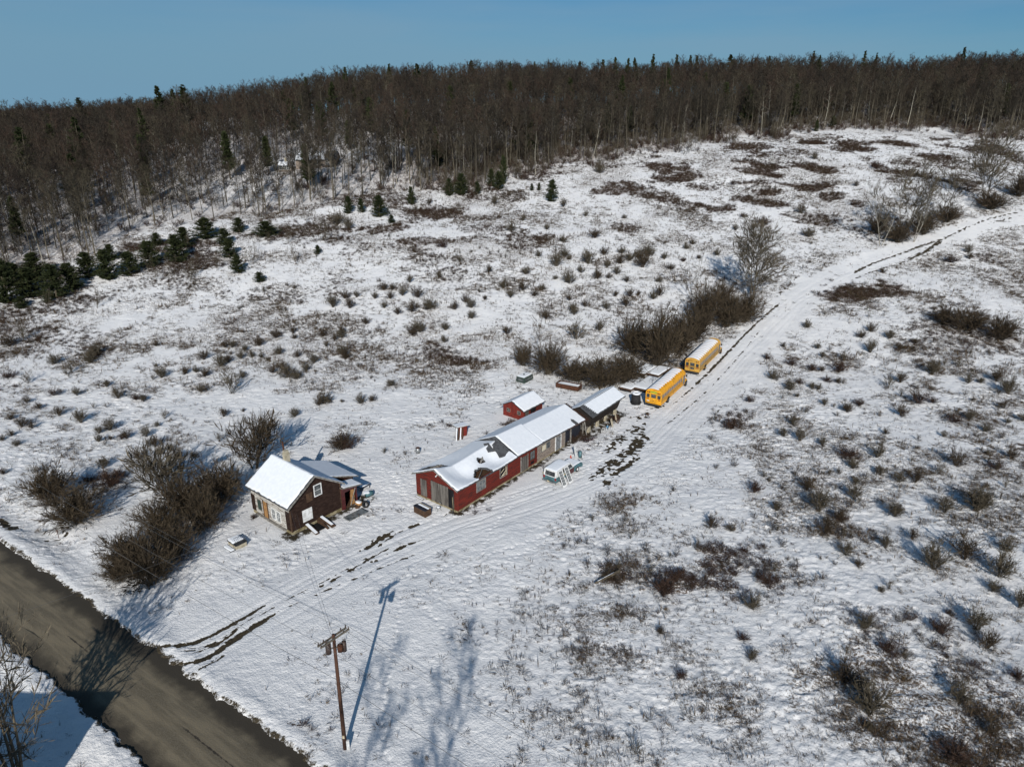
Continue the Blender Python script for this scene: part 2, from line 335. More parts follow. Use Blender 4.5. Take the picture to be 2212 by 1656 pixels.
def micro(X, Y, weeds):
    z = (vnoise(X / 11, Y / 11, 1) - .5) * .45 * sstep(20, 60, Y) + (vnoise(X / 3.1, Y / 3.1, 2) - .5) * .16
    z += (vnoise(X / 1.1, Y / .9, 3) - .5) * .11 * (.4 + weeds) + (vnoise(X / .55, Y / .42, 4) - .5) * .12 * (.55 + weeds) + (vnoise(X / .3, Y / .24, 8) - .5) * .075 * (.6 + .6 * weeds)
    return z
BLD = [((-24.94, 69.07), 50.5, -1, 12, -1, 9), ((-6.5, 73.9), 52.1, -1, 29, -1, 8), ((1.83, 100.6), 52, -1, 6, -1, 5), ((11.4, 96.5), 54, -1, 10, -1.5, 3.5)]
def bfac(X, Y):
    f = np.ones(X.shape)
    for (o, a, x0, x1, y0, y1) in BLD:
        c, s = math.cos(R(a)), math.sin(R(a)); lx = (X - o[0]) * c + (Y - o[1]) * s; ly = -(X - o[0]) * s + (Y - o[1]) * c
        d = np.maximum(np.maximum(x0 - lx, lx - x1), np.maximum(y0 - ly, ly - y1)); f = np.minimum(f, sstep(0, 2, d))
    return f
def weed_density(X, Y):
    """how much dead growth pokes through the snow"""
    D, S = lane_dist(X, Y)
    px, py = to_px(X, Y, hz(X, Y))
    base = .25 + .75 * sstep(.38, .68, fbm(X / 9, Y / 9, 41, 3))
    r = np.where(px > 1250, .95, .5) * np.where(py > 1150, 1, 1.0)
    r = np.where((px < 1250) & (py > 1120), .16 + .5 * sstep(1050, 1250, px), r)
    r = np.where((px < 1000) & (py < 1120) & (py > 850), .5, r)
    r = np.where((py < 850) & (px < 1400), .95, r); r = np.where((py < 560), 1.0, r); r = np.where((px > 1700) & (py > 1200), 1.15, r)
    lane = sstep(3.2, 6.0, np.abs(D)); yard = sstep(0, 1, np.clip(np.hypot((X + 2) / 26, (Y - 84) / 22), 0, 1)); rd = np.clip(road_d(X, Y) * -1 / 3, 0, 1) + (road_d(X, Y) > RW) * .4
    return np.clip(base * r * (.04 + .96 * lane) * np.clip(rd, .15, 1) * (.45 + .55 * yard), 0, 1.2)
PATCH = [('E', 870, 665, 180, 40, 1.1), ('E', 1080, 680, 260, 60, 1.1), ('E', 1390, 665, 220, 50, 1), ('E', 1690, 655, 170, 30, 1), ('E', 1940, 695, 350, 60, 1), ('E', 1610, 745, 180, 30, .9), ('E', 1720, 790, 260, 50, 1), ('E', 2150, 770, 120, 60, .8), ('E', 70, 840, 180, 110, 1.2), ('E', 480, 700, 250, 50, .9), ('E', 690, 725, 200, 40, .6), ('E', 530, 830, 230, 90, 1.2), ('E', 830, 815, 300, 65, 1.2), ('E', 1450, 790, 200, 40, .8), ('E', 1270, 810, 90, 80, .8), ('E', 1560, 880, 280, 60, .9), ('E', 1830, 920, 200, 60, .9), ('E', 760, 950, 420, 80, 1.2), ('E', 520, 1040, 280, 45, 1.1), ('E', 280, 1085, 220, 50, 1.1), ('E', 100, 1080, 150, 50, .8),
         ('E', 160, 940, 180, 40, .8), ('E', 1140, 1050, 80, 35, 1.2), ('E', 990, 1000, 220, 50, 1), ('E', 900, 1140, 260, 80, .8), ('E', 550, 1190, 150, 70, .8), ('E', 1980, 1410, 200, 70, .9), ('E', 1170, 1600, 430, 110, 1.15), ('E', 1380, 1230, 380, 100, .6),
         ('D', 750, 1040, 220, 90, 1), ('D', 990, 1160, 240, 160, .7), ('D', 1210, 1220, 220, 90, .8), ('D', 540, 1240, 360, 100, .9), ('D', 860, 1430, 200, 150, .7), ('D', 90, 1440, 280, 180, .6), ('D', 1880, 1110, 190, 60, .9), ('D', 1370, 1195, 120, 50, 1), ('D', 1860, 885, 360, 70, 1.1), ('D', 2130, 750, 200, 120, 1.1), ('D', 2160, 940, 120, 50, .9), ('D', 430, 1120, 260, 60, .9), ('D', 180, 1220, 260, 90, .6), ('D', 960, 940, 160, 60, .7), ('D', 1160, 930, 120, 60, .6), ('D', 540, 1070, 160, 80, .6), ('D', 620, 1320, 300, 80, .45), ('D', 60, 1170, 200, 70, .7),
         ('F', 1000, 1360, 700, 120, .8), ('F', 1700, 1200, 400, 60, .9), ('F', 1250, 1330, 300, 120, .8), ('F', 700, 1560, 600, 100, .7), ('F', 1150, 1500, 700, 120, .55), ('F', 1900, 1130, 500, 110, .8), ('F', 1100, 1240, 800, 70, .9), ('F', 300, 1400, 700, 80, .9), ('D', 350, 960, 700, 70, .8), ('D', 900, 880, 600, 60, .7), ('D', 1400, 780, 400, 50, .7), ('D', 1750, 720, 300, 40, .7), ('F', 1850, 1520, 500, 120, .5), ('A', 500, 60, 600, 100, .5), ('A', 300, 180, 500, 120, .4), ('A', 60, 400, 260, 120, .5), ('A', 560, 200, 200, 90, .6), ('A', 670, 990, 280, 170, .6),
         ('P', 950, 778, 190, 56, .85), ('P', 990, 770, 100, 40, .8), ('P', 965, 925, 120, 40, .7), ('P', 990, 950, 70, 25, .7), ('P', 1060, 935, 60, 30, .6), ('P', 1100, 915, 60, 22, .9), ('P', 1540, 1225, 130, 110, 1.0), ('P', 1660, 1260, 120, 90, .7), ('P', 1460, 1250, 90, 60, .9), ('P', 1600, 1215, 240, 80, .6), ('P', 1320, 1235, 80, 36, 1.2), ('P', 1890, 1345, 150, 110, .5), ('P', 2040, 1390, 170, 120, .5), ('P', 2130, 1480, 160, 130, .42), ('P', 2060, 1330, 120, 60, .7), ('P', 2100, 715, 230, 80, .7), ('P', 1990, 755, 110, 40, .7), ('P', 1310, 1600, 110, 70, .8), ('P', 1420, 1640, 120, 50, .6), ('P', 1590, 905, 90, 40, .7), ('P', 625, 1530, 30, 40, .9), ('P', 640, 1565, 60, 16, .8), ('P', 690, 1600, 50, 60, .5), ('P', 1240, 945, 90, 26, 1.0), ('P', 1310, 905, 70, 18, 1.0), ('P', 1195, 1010, 60, 26, .8), ('P', 1040, 1110, 110, 20, .6), ('P', 90, 660, 240, 60, .6), ('P', 60, 700, 200, 60, .5)]
ELL = []
for (s_, x_, y_, wd_, ht_, dn_) in PATCH:
    cx, cy = zp(s_, x_, y_); k_ = ZS[s_][0]; c_ = gp(cx, cy); rx_ = (gp(cx + wd_ * k_ / 2, cy) - gp(cx - wd_ * k_ / 2, cy)).length / 2 * (1.2 if cy < 560 else 1); ry_ = (1.3 if cy < 560 else 1) * (gp(cx, cy - ht_ * k_ / 2) - gp(cx, cy + ht_ * k_ / 2)).length / 2
    ELL.append((c_.x, c_.y, rx_, ry_, dn_))
def WN(X, Y): return (fbm(X / 9, Y / 5, 78, 4) - .5) * 2.6 + (fbm(X / 2.2, Y / 1.6, 79, 2) - .5) * .8
def patch_field(X, Y):
    v = np.zeros(X.shape); W0 = WN(X, Y)
    for cx, cy, rx, ry, dn in ELL:
        ii = np.nonzero((np.abs(X - cx) < 2.2 * rx) & (np.abs(Y - cy) < 2.2 * ry))
        if len(ii[0]): x = X[ii]; y = Y[ii]; q = np.sqrt(((x - cx) / rx) ** 2 + ((y - cy) / ry) ** 2); v[ii] = np.maximum(v[ii], sstep(1.25, .35, q + W0[ii]) * dn)
    return v
def build_ground():
    ys = np.concatenate([np.arange(-80, 28, 6.0), np.arange(30, 112, .105), np.arange(112, 200, .26), np.arange(200, 430, 1.1), np.geomspace(432, 6000, 40)])
    u = np.linspace(-1, 1, 1150); u = u * (0.86 + .14 * u * u)
    Y = np.repeat(ys[:, None], len(u), 1); W = .80 * (np.abs(Y) + 18) + 26 + (Y > 900) * (Y - 900) * .6; X = u[None, :] * W
    wd = weed_density(X, Y); mud = mud_field(X, Y); D, S = lane_dist(X, Y)
    Z = hz(X, Y)
    lane = 1 - sstep(2.6, 4.2, np.abs(D)); mic = micro(X, Y, np.clip(wd, 0, 1)) * bfac(X, Y) * (1 - .55 * lane) * (.35 + 1.15 * fbm(X / 16, Y / 9, 97, 2))
    Z = Z + mic * np.where(Y > 250, .6, 1)
    # wheel grooves along the lane, cut into the packed snow
    gr = np.zeros(X.shape)
    wob = (vnoise(S / 9, D * 0, 51) - .5) * .8
    for off, wdt, dep, sd in ((-2.7, .16, .05, 61), (-1.9, .2, .075, 62), (-1.1, .16, .06, 63), (-.4, .2, .07, 64), (.35, .16, .06, 65), (1.1, .22, .08, 66), (1.9, .17, .065, 67), (2.7, .15, .05, 68), (3.4, .15, .04, 69)):
        w2 = off + wob * .7 + (vnoise(S / 14, D * 0 + sd, sd) - .5) * 1.1
        q = np.exp(-((D - w2) / wdt) ** 2); gr = np.maximum(gr, q * dep * (vnoise(S / 1.3, D * 0 + sd, sd) * .9 + .3))
    gr = np.where(np.abs(D) < 5.5, gr, 0)
    ft = np.zeros(X.shape)
    for L in FOOT:
        d2, s2 = dpoly(X, Y, L, 1.5); step = np.abs(((s2 / .7) % 1) - .5) * 2
        side = np.where((s2 / .7) % 2 < 1, .12, -.12)
        ft = np.maximum(ft, np.exp(-((d2 - side) / .15) ** 2) * sstep(.75, .2, step) * .10)
    # trampled yard round the house and barn
    yard = np.exp(-(((X + 15) / 7) ** 2 + ((Y - 78) / 7) ** 2)) + np.exp(-(((X - 14) / 8) ** 2 + ((Y - 90) / 9) ** 2))
    tr = sstep(.62, .75, vnoise(X / .33, Y / .33, 71)) * .07 * np.clip(yard, 0, 1)
    Z = Z - gr - ft - tr - mud * .05
    # road cut
    rdd = road_d(X, Y) + (fbm(X * .9, Y * .9, 81, 3) - .5) * .9 + (fbm(X * 4, Y * 4, 83, 2) - .5) * .35
    near = (Y > -60) & (Y < 130)
    cut = sstep(-.25, .12, rdd) * sstep(RW + .25, RW - .12, rdd)
    bank = np.exp(-((rdd + 1.0) / .8) ** 2) * .16 + np.exp(-((rdd - RW - 1.0) / .8) ** 2) * .16
    ditch = np.exp(-((rdd + 3.6) / 1.6) ** 2) * .5 * sstep(-38, -52, X)
    Z = Z + np.where(near, bank - ditch - cut * .38, 0)
    # culvert ditch, a dark wet gully left of the thicket
    me = grid_mesh('snowy_ground', X, Y, Z, None)
    mudA = mud; dirt = np.exp(-(np.minimum(np.abs(rdd + .15), np.abs(rdd - RW - .15)) / .28) ** 2) * near
    dirt = dirt * (.25 + .9 * fbm(X * 2, Y * 2, 85, 3))
    for (o, a, x0, x1, y0, y1) in [((-24.94, 69.07), 50.5, -.3, 11, -.3, 8), ((-6.5, 73.9), 52.1, 0, 28, 0, 6.9), ((1.83, 100.6), 52, 0, 4.9, 0, 4.1), ((11.4, 96.5), 54, -.3, 9.3, -.8, 2.6)]:
        c, q = math.cos(R(a)), math.sin(R(a)); lx = (X - o[0]) * c + (Y - o[1]) * q; ly = -(X - o[0]) * q + (Y - o[1]) * c; d = np.maximum(np.maximum(x0 - lx, lx - x1), np.maximum(y0 - ly, ly - y1))
        dirt = np.maximum(dirt, np.exp(-(np.maximum(d, 0) / 1.0) ** 2) * (.05 + 1.45 * fbm(X * 2.2, Y * 2.2, 87, 3)) * (Y < 130) * (ly < 1.2))
    attr(me, 'mud', mudA); attr(me, 'dirt', dirt); attr(me, 'weeds', wd); attr(me, 'woods', woods_field(X, Y)); attr(me, 'packed', lane); attr(me, 'patch', patch_field(X, Y))
    g = NG('snow_ground'); g.b.inputs['Roughness'].default_value = .8; g.b.inputs['Specular IOR Level'].default_value = .2
    n1 = g.noise(.35, 5); n2 = g.noise(7, 4); n3 = g.noise(4.6, 6, rough=.68); n4 = g.noise(1.1, 3)
    snow = g.mix(g.rng(n1, .3, .7), (.80, .80, .80), (.725, .73, .742))
    snow = g.mix(g.math('MULTIPLY', g.rng(n4, .45, .7), .25), snow, (.60, .62, .66))
    wds = g.math('MULTIPLY', g.att('weeds'), .62)
    thr = g.math('SUBTRACT', .715, g.math('MULTIPLY', g.att('weeds'), .175))
    sp = g.math('GREATER_THAN', n3, thr)
    sp = g.math('MULTIPLY', sp, g.math('MULTIPLY', g.att('weeds'), .8, clamp=True))
    snow = g.mix(sp, snow, (.15, .115, .085))
    leaf = g.math('MULTIPLY', g.rng(g.noise(1.6, 6, rough=.7), .38, .54), g.att('woods'))
    snow = g.mix(g.math('MULTIPLY', leaf, .75), snow, (.13, .085, .06))
    pt = g.att('patch'); psp = g.math('MULTIPLY', g.math('GREATER_THAN', n3, g.math('SUBTRACT', .70, g.math('MULTIPLY', pt, .24))), g.math('MULTIPLY', pt, 1.5, clamp=True)); snow = g.mix(g.math('MULTIPLY', psp, .9), snow, (.095, .062, .045))
    snow = g.mix(g.rng(g.math('ADD', g.att('dirt'), g.math('MULTIPLY', g.math('SUBTRACT', n2, .5), 1.1)), .35, .75), snow, (.045, .036, .022))
    mf = g.math('ADD', g.att('mud'), g.math('MULTIPLY', g.math('SUBTRACT', g.noise(5, 5, rough=.65), .5), 1.0))
    mudc = g.mix(g.rng(n2, .4, .6), (.036, .027, .018), (.062, .050, .028))
    g.color(g.mix(g.rng(mf, .50, .62), snow, mudc))
    g.bump(g.noise(5, 6, rough=.65), .13)
    me.materials[0] = g.m if len(me.materials) else g.m
    o = put(bpy.data.objects.new('snowy_ground', me)); tag(o, kind='structure'); return o
TL = [(-300, 640), (0, 600), (100, 565), (200, 545), (300, 505), (400, 490), (500, 470), (620, 455), (700, 440), (800, 418), (900, 418), (1000, 405), (1150, 388), (1230, 358), (1350, 338), (1500, 312), (1700, 290), (1850, 274), (2000, 284), (2212, 300), (2600, 320)]
TLx = [q[0] for q in TL]; TLy = [q[1] for q in TL]
def woods_field(X, Y):
    px, py = to_px(X, Y, hz(X, Y)); e = np.interp(px, TLx, TLy) + (vnoise(X / 12, Y / 12, 91) - .5) * 26
    w_ = sstep(-4, 10, e - py) * (Y > 120)
    cl = np.exp(-(((px - 665) / 75) ** 2 + ((py - 352) / 34) ** 2)) + np.exp(-(((px - 800) / 60) ** 2 + ((py - 322) / 18) ** 2)) + np.exp(-(((px - 520) / 120) ** 2 + ((py - 412) / 38) ** 2)) * .8 + np.exp(-(((px - 330) / 90) ** 2 + ((py - 470) / 26) ** 2)) * .5
    band = np.clip(1 - (e - py) / 75, 0, 1) * sstep(980, 820, px) * (py < e) * .30
    return np.clip(w_ * (1 - np.clip(cl + band, 0, 1) * .9), 0, 1)
build_ground()
def build_road():
    ds = np.arange(-90, 120, .5); cs = np.linspace(-.9, RW + .9, 40)
    S, C = np.meshgrid(ds, cs, indexing='ij'); X = RA.x + RD.x * S + RNm.x * C; Y = RA.y + RD.y * S + RNm.y * C
    Z = -.13 + .10 * (1 - ((C - RW / 2) / (RW / 2)) ** 2) + (vnoise(S * 1.5, C * 2, 5) - .5) * .025
    me = grid_mesh('road', X, Y, Z, None); attr(me, 'across', C / RW); attr(me, 'along', S)
    g = NG('dirty_gravel_road'); g.b.inputs['Roughness'].default_value = .9
    cb = g.n('ShaderNodeCombineXYZ'); g.l(g.math('MULTIPLY', g.att('across'), 9.0), cb.inputs[0]); g.l(g.math('MULTIPLY', g.att('along'), .13), cb.inputs[1])
    st = g.noise(1.2, 6, vec=cb.outputs[0], rough=.6); a = g.att('across')
    edge = g.math('ABSOLUTE', g.math('SUBTRACT', a, .53)); e2 = g.math('ADD', edge, g.math('MULTIPLY', g.math('SUBTRACT', g.noise(.45, 5), .5), .42))
    c = g.mix(g.rng(st, .38, .60), (.175, .143, .093), (.098, .080, .052)); c = g.mix(g.rng(g.noise(12, 4), .4, .7), c, (.135, .117, .085))
    c = g.mix(g.rng(e2, .22, .44), c, (.036, .029, .019))
    w1 = g.math('ABSOLUTE', g.math('SUBTRACT', a, .50)); band = g.rng(g.math('ADD', w1, g.math('MULTIPLY', g.math('SUBTRACT', g.noise(2.2, 5, rough=.7), .5), .06)), .012, .002)
    c = g.mix(g.math('MULTIPLY', band, g.rng(g.noise(.16, 2), .48, .56)), c, (.028, .022, .015))
    g.color(c); g.bump(g.noise(9, 5), .03); me.materials[0] = g.m
    tag(put(bpy.data.objects.new('road', me)), kind='structure')
build_road()
# ------------------------------------------------------------------ vegetation meshes
def segs_to_mesh(name, segs, mats, tw=None, nside=4):
    """segs: (p0,p1,r0,r1) rods; tw: (p0,p1,w) thin blades drawn as single tapering faces"""
    V = []; F = []; mi = []; nb = 0
    if len(segs):
        a = np.array([[*s[0], *s[1], s[2], s[3]] for s in segs]); d = a[:, 3:6] - a[:, :3]; d /= np.linalg.norm(d, axis=1)[:, None] + 1e-9
        ref = np.where(np.abs(d[:, 2:3]) < .9, np.array([[0, 0, 1.]]), np.array([[1., 0, 0]])); p = np.cross(d, ref); p /= np.linalg.norm(p, axis=1)[:, None]; q = np.cross(d, p)
        t = np.arange(nside) * 2 * np.pi / nside
        ring = p[:, None, :] * np.cos(t)[None, :, None] + q[:, None, :] * np.sin(t)[None, :, None]
        v = np.concatenate([a[:, None, :3] + ring * a[:, 6][:, None, None], a[:, None, 3:6] + ring * a[:, 7][:, None, None]], 1).reshape(-1, 3)
        k = np.arange(nside); f0 = np.stack([k, (k + 1) % nside, (k + 1) % nside + nside, k + nside], -1)
        f = (f0[None] + (np.arange(len(a)) * 2 * nside)[:, None, None]).reshape(-1, 4); V.append(v); F.append(f); mi.append(np.zeros(len(f))); nb = len(v)
    if tw is not None and len(tw):
        b = np.array(tw); d = b[:, 3:6] - b[:, :3]; r = RG.normal(size=d.shape); p = np.cross(d, r); p /= np.linalg.norm(p, axis=1)[:, None] + 1e-9
        wd = b[:, 6][:, None]; mid = b[:, :3] + d * .5 + RG.normal(size=d.shape) * np.linalg.norm(d, axis=1)[:, None] * .05
        v = np.stack([b[:, :3] - p * wd * .5, b[:, :3] + p * wd * .5, mid + p * wd * .4, b[:, 3:6]], 1).reshape(-1, 3)
        f = (np.arange(4)[None] + (np.arange(len(b)) * 4)[:, None]) + nb; V.append(v); F.append(f); mi.append(np.ones(len(f)) if len(segs) else np.zeros(len(f)))
    return np_mesh(name, np.concatenate(V), np.concatenate(F), mats, mi=np.concatenate(mi) if len(mats) > 1 else None)
def rv(s=1.0): return Vector((rnd.gauss(0, s), rnd.gauss(0, s), rnd.gauss(0, s)))
def limb(p, d, L, r, n, bend=.12, up=.0):
    pts = [p]; d = d.normalized()
    for i in range(n):
        d = (d + rv(bend) + Vector((0, 0, up))).normalized(); pts.append(pts[-1] + d * (L / n))
    return pts, d
def add_limb(segs, pts, r0, r1):
    n = len(pts) - 1
    for i in range(n): segs.append((pts[i], pts[i + 1], r0 + (r1 - r0) * i / n, r0 + (r1 - r0) * (i + 1) / n))
def bare_tree(H=17, r=.15, lo=.42, nprim=22, spread=1.0, nsec=6, ntw=8, tww=.022, fork=0, stems=1, lean=.03, secd=True, twl=.75):
    """returns trunk rods, limb rods, twig blades"""
    T = []; B = []; W = []
    for s in range(stems):
        a = rnd.uniform(0, 6.28); base = Vector((math.cos(a) * .25, math.sin(a) * .25, -.2)) if stems > 1 else Vector((0, 0, -.2))
        d = Vector((math.cos(a) * (.28 if stems > 1 else lean), math.sin(a) * (.28 if stems > 1 else lean), 1)); h = H * rnd.uniform(.8, 1) if stems > 1 else H
        pts, _ = limb(base, d, h, r, 9, .035, .03); add_limb(T, pts, r, r * .12)
        for i in range(nprim):
            f = lo + (1 - lo) * (i + rnd.random()) / nprim; k = min(f, .985) * 9; j = int(k); p = pts[j].lerp(pts[j + 1], k - j)
            an = rnd.uniform(0, 6.28); rel = (f - lo) / (1 - lo); L = (.9 + 2.5 * math.sqrt(max(0, 1 - (max(0, rel - .3) / .78) ** 2)) * min(1, .5 + rel * 3)) * spread * H / 17
            dd = Vector((math.cos(an), math.sin(an), .55 + .7 * rel)); bp, _ = limb(p, dd, L, 0, 4, .16, .10); rr = r * (1 - f) * .38 + .012
            add_limb(B, bp, rr, .008)
            for q in range(nsec):
                g = rnd.uniform(.2, 1) * 3.99; jj = int(g); pp = bp[jj].lerp(bp[jj + 1], g - jj); sd = (bp[min(jj + 1, 4)] - bp[jj]).normalized() + rv(.55) + Vector((0, 0, .25))
                sl = L * rnd.uniform(.25, .45); e = pp + sd.normalized() * sl
                if secd: W.append((*pp, *e, tww * 1.6))
                for t in range(ntw):
                    z = pp.lerp(e, rnd.random()); td = (sd.normalized() + rv(.6) + Vector((0, 0, .3))).normalized() * rnd.uniform(.5, 1.2) * twl * H / 17
                    W.append((*z, *(z + td), tww * rnd.uniform(.6, 1.1)))
    return T, B, W
def shrub(H=1.0, Rr=.6, stems=26, br=5, tw=4, w=.012, up=.9, r=.0055):
    """many rods fanning out of one rootstock, each breaking into twigs"""
    B = []; W = []
    for s in range(stems):
        a = rnd.uniform(0, 6.28); k = rnd.random() ** .6 * rnd.uniform(.8, 1.12); tip = Vector((math.cos(a) * Rr * k, math.sin(a) * Rr * k, H * math.sqrt(max(.15, 1 - .75 * k * k)) * rnd.uniform(.5, 1.12)))
        b = Vector((math.cos(a) * .12 * Rr * k, math.sin(a) * .12 * Rr * k, -.03)); m = b.lerp(tip, .5) + Vector((-math.cos(a), -math.sin(a), .25)) * Rr * .12 * k + rv(.02 * H)
        B.append((b, m, r * 1.3, r)); B.append((m, tip, r, r * .4))
        for q in range(br):
            f = rnd.uniform(.25, 1); p = (b.lerp(m, f * 2) if f < .5 else m.lerp(tip, f * 2 - 1)); dd = (tip - b).normalized() + rv(.45); L = H * rnd.uniform(.16, .34); e = p + dd.normalized() * L
            W.append((*p, *e, w))
            for t in range(tw):
                z = p.lerp(e, rnd.uniform(.2, 1)); W.append((*z, *(z + (dd.normalized() + rv(.5)).normalized() * L * rnd.uniform(.3, .65)), w * .75))
    return B, W
def conifer(H=4.0, Rr=1.3, whorls=15, per=7, clump=9, nl=.20, lo=.04, ragged=.25, wid=.055, ex=.75, outer=.15):
    T = []; B = []; W = []
    pts, _ = limb(Vector((0, 0, -.2)), Vector((0, 0, 1)), H + .2, 0, 6, .015); add_limb(T, pts, H * .02 + .02, .012)
    for i in range(whorls):
        f = lo + (1 - lo) * (i / whorls); z = f * H
        for j in range(per):
            an = rnd.uniform(0, 6.28); L = Rr * ((1 - f) ** ex * 1.05 + .03) * (min(1, .55 + f * 4) if ex < .7 else 1) * rnd.uniform(1 - ragged, 1 + ragged * .6)
            zz = z + rnd.uniform(-.4, .6) * H / whorls; d = Vector((math.cos(an), math.sin(an), .22 + .5 * f)); p = Vector((0, 0, max(zz, .05))); bp, _ = limb(p, d, L, 0, 2, .08, .08); add_limb(B, bp, .018, .006)
            for k in range(clump):
                g = rnd.uniform(outer, 1.0); q = bp[0].lerp(bp[1], g * 2) if g < .5 else bp[1].lerp(bp[2], g * 2 - 1)
                for s in range(4):
                    td = (d.normalized() * .8 + rv(.75) + Vector((0, 0, .3))).normalized() * nl * rnd.uniform(.7, 1.5) * (.6 + H / 10); W.append((*q, *(q + td), wid * (.7 + H / 14) * rnd.uniform(.7, 1.3)))
    return T, B, W
# ------- individual plants: meshes shared between copies
def tree_meshes(kind, T, B, W, mt, mtw): return segs_to_mesh(kind + '_trunk', T, [mt], None, 6), segs_to_mesh(kind + '_crown', B, [mt, mtw], W, 3)
def plant(name, meshes, loc, rz, sc, label, cat, group=None, parts=('trunk', 'crown')):
    e = empty(name, loc, rz, label, cat, group); e.scale = sc if isinstance(sc, (tuple, list)) else (sc, sc, sc)
    for pn, me in zip(parts, meshes): put(bpy.data.objects.new(pn, me), e)
    return e
TREES = [tree_meshes('leafless_tree', *bare_tree(17, rnd.uniform(.13, .2), rnd.uniform(.32, .5), 22, rnd.uniform(.85, 1.2)), M['wb'], M[('wt1', 'wt3')[_ % 2]]) for _ in range(6)]
BIRCH = [tree_meshes('birch', *bare_tree(16, .12, .4, 18, .8), M['wbirch'], M['wt2']) for _ in range(2)]
SAPL = [tree_meshes('sapling', *bare_tree(6, .04, .15, 12, 1.1, 4, 4, .014, stems=3), M['twig_grey'], M['twig_grey']) for _ in range(3)]
def shrub_set(n, m, **k): return [segs_to_mesh('shrub_branches', B, [m], W, 3) for B, W in (shrub(**k) for _ in range(n))]
SH = {'grey': shrub_set(5, M['twig_grey'], Rr=.62, stems=44, br=7, tw=5, w=.0125), 'brown': shrub_set(5, M['twig'], Rr=.7, stems=44, br=7, tw=5, w=.0125), 'red': shrub_set(4, M['twig_red'], Rr=.85, stems=52, br=7, tw=5, w=.0135), 'sparse': shrub_set(3, M['twig_grey'], Rr=.55, stems=18, br=6, tw=4, w=.009)}
THK = [segs_to_mesh('thicket_branches', B, [M['bark'], M['twig_dark']], W, 3) for B, W in (shrub(H=1.0, Rr=.78, stems=95, br=9, tw=6, w=.0058, r=.0035) for _ in range(4))]
THG = [segs_to_mesh('thicket_branches', B, [M['bark'], M['twig']], W, 3) for B, W in (shrub(H=1.0, Rr=.72, stems=90, br=8, tw=5, w=.006, r=.0035) for _ in range(3))]
PINE = [tree_meshes('young_pine', *conifer(4, 1.35, 17, 10, 13, .19, .0, .42, .06, .60, .1), M['bark'], M['needle']) for _ in range(4)]
PTALL = [tree_meshes('tall_pine', *conifer(20, 4.8, 17, 6, 15, .17, .30, .5, .10, .95, .35), M['bark'], M['needle']) for _ in range(4)]
# ------------------------------------------------------------------ the woods: front trees one by one, the rest as one mass
def gn_scatter(name, P_, sources, mats_kind_label, sizes, rots, idx, extra=None):
    """one object whose points carry merged plant meshes by geometry nodes"""
    me = bpy.data.meshes.new(name); n = len(P_); me.vertices.add(n); me.vertices.foreach_set('co', np.asarray(P_, dtype=np.float32).ravel())
    attr(me, 'sz', sizes); attr(me, 'rz', rots); attr(me, 'ix', idx)
    o = put(bpy.data.objects.new(name, me)); g = bpy.data.node_groups.new(name, 'GeometryNodeTree')
    g.interface.new_socket('Geometry', in_out='INPUT', socket_type='NodeSocketGeometry'); g.interface.new_socket('Geometry', in_out='OUTPUT', socket_type='NodeSocketGeometry')
    gi = g.nodes.new('NodeGroupInput'); go = g.nodes.new('NodeGroupOutput'); jn = g.nodes.new('GeometryNodeJoinGeometry')
    def na(nm):
        a = g.nodes.new('GeometryNodeInputNamedAttribute'); a.data_type = 'FLOAT'; a.inputs['Name'].default_value = nm; return a.outputs['Attribute']
    cx = g.nodes.new('ShaderNodeCombineXYZ'); g.links.new(na('rz'), cx.inputs[2]); sz = na('sz'); ix = na('ix')
    for k, s in enumerate(sources):
        cm = g.nodes.new('ShaderNodeMath'); cm.operation = 'COMPARE'; cm.inputs[1].default_value = k; cm.inputs[2].default_value = .3; g.links.new(ix, cm.inputs[0])
        oi = g.nodes.new('GeometryNodeObjectInfo'); oi.inputs['Object'].default_value = s
        ip = g.nodes.new('GeometryNodeInstanceOnPoints'); g.links.new(gi.outputs[0], ip.inputs['Points']); g.links.new(cm.outputs[0], ip.inputs['Selection'])
        g.links.new(oi.outputs['Geometry'], ip.inputs['Instance']); g.links.new(cx.outputs[0], ip.inputs['Rotation']); g.links.new(sz, ip.inputs['Scale']); g.links.new(ip.outputs[0], jn.inputs[0])
    g.links.new(jn.outputs[0], go.inputs[0]); md = o.modifiers.new('scatter', 'NODES'); md.node_group = g
    label, cat = mats_kind_label; return tag(o, label, cat, kind='stuff')
def src(me): return bpy.data.objects.new(me.name + '_source', me)
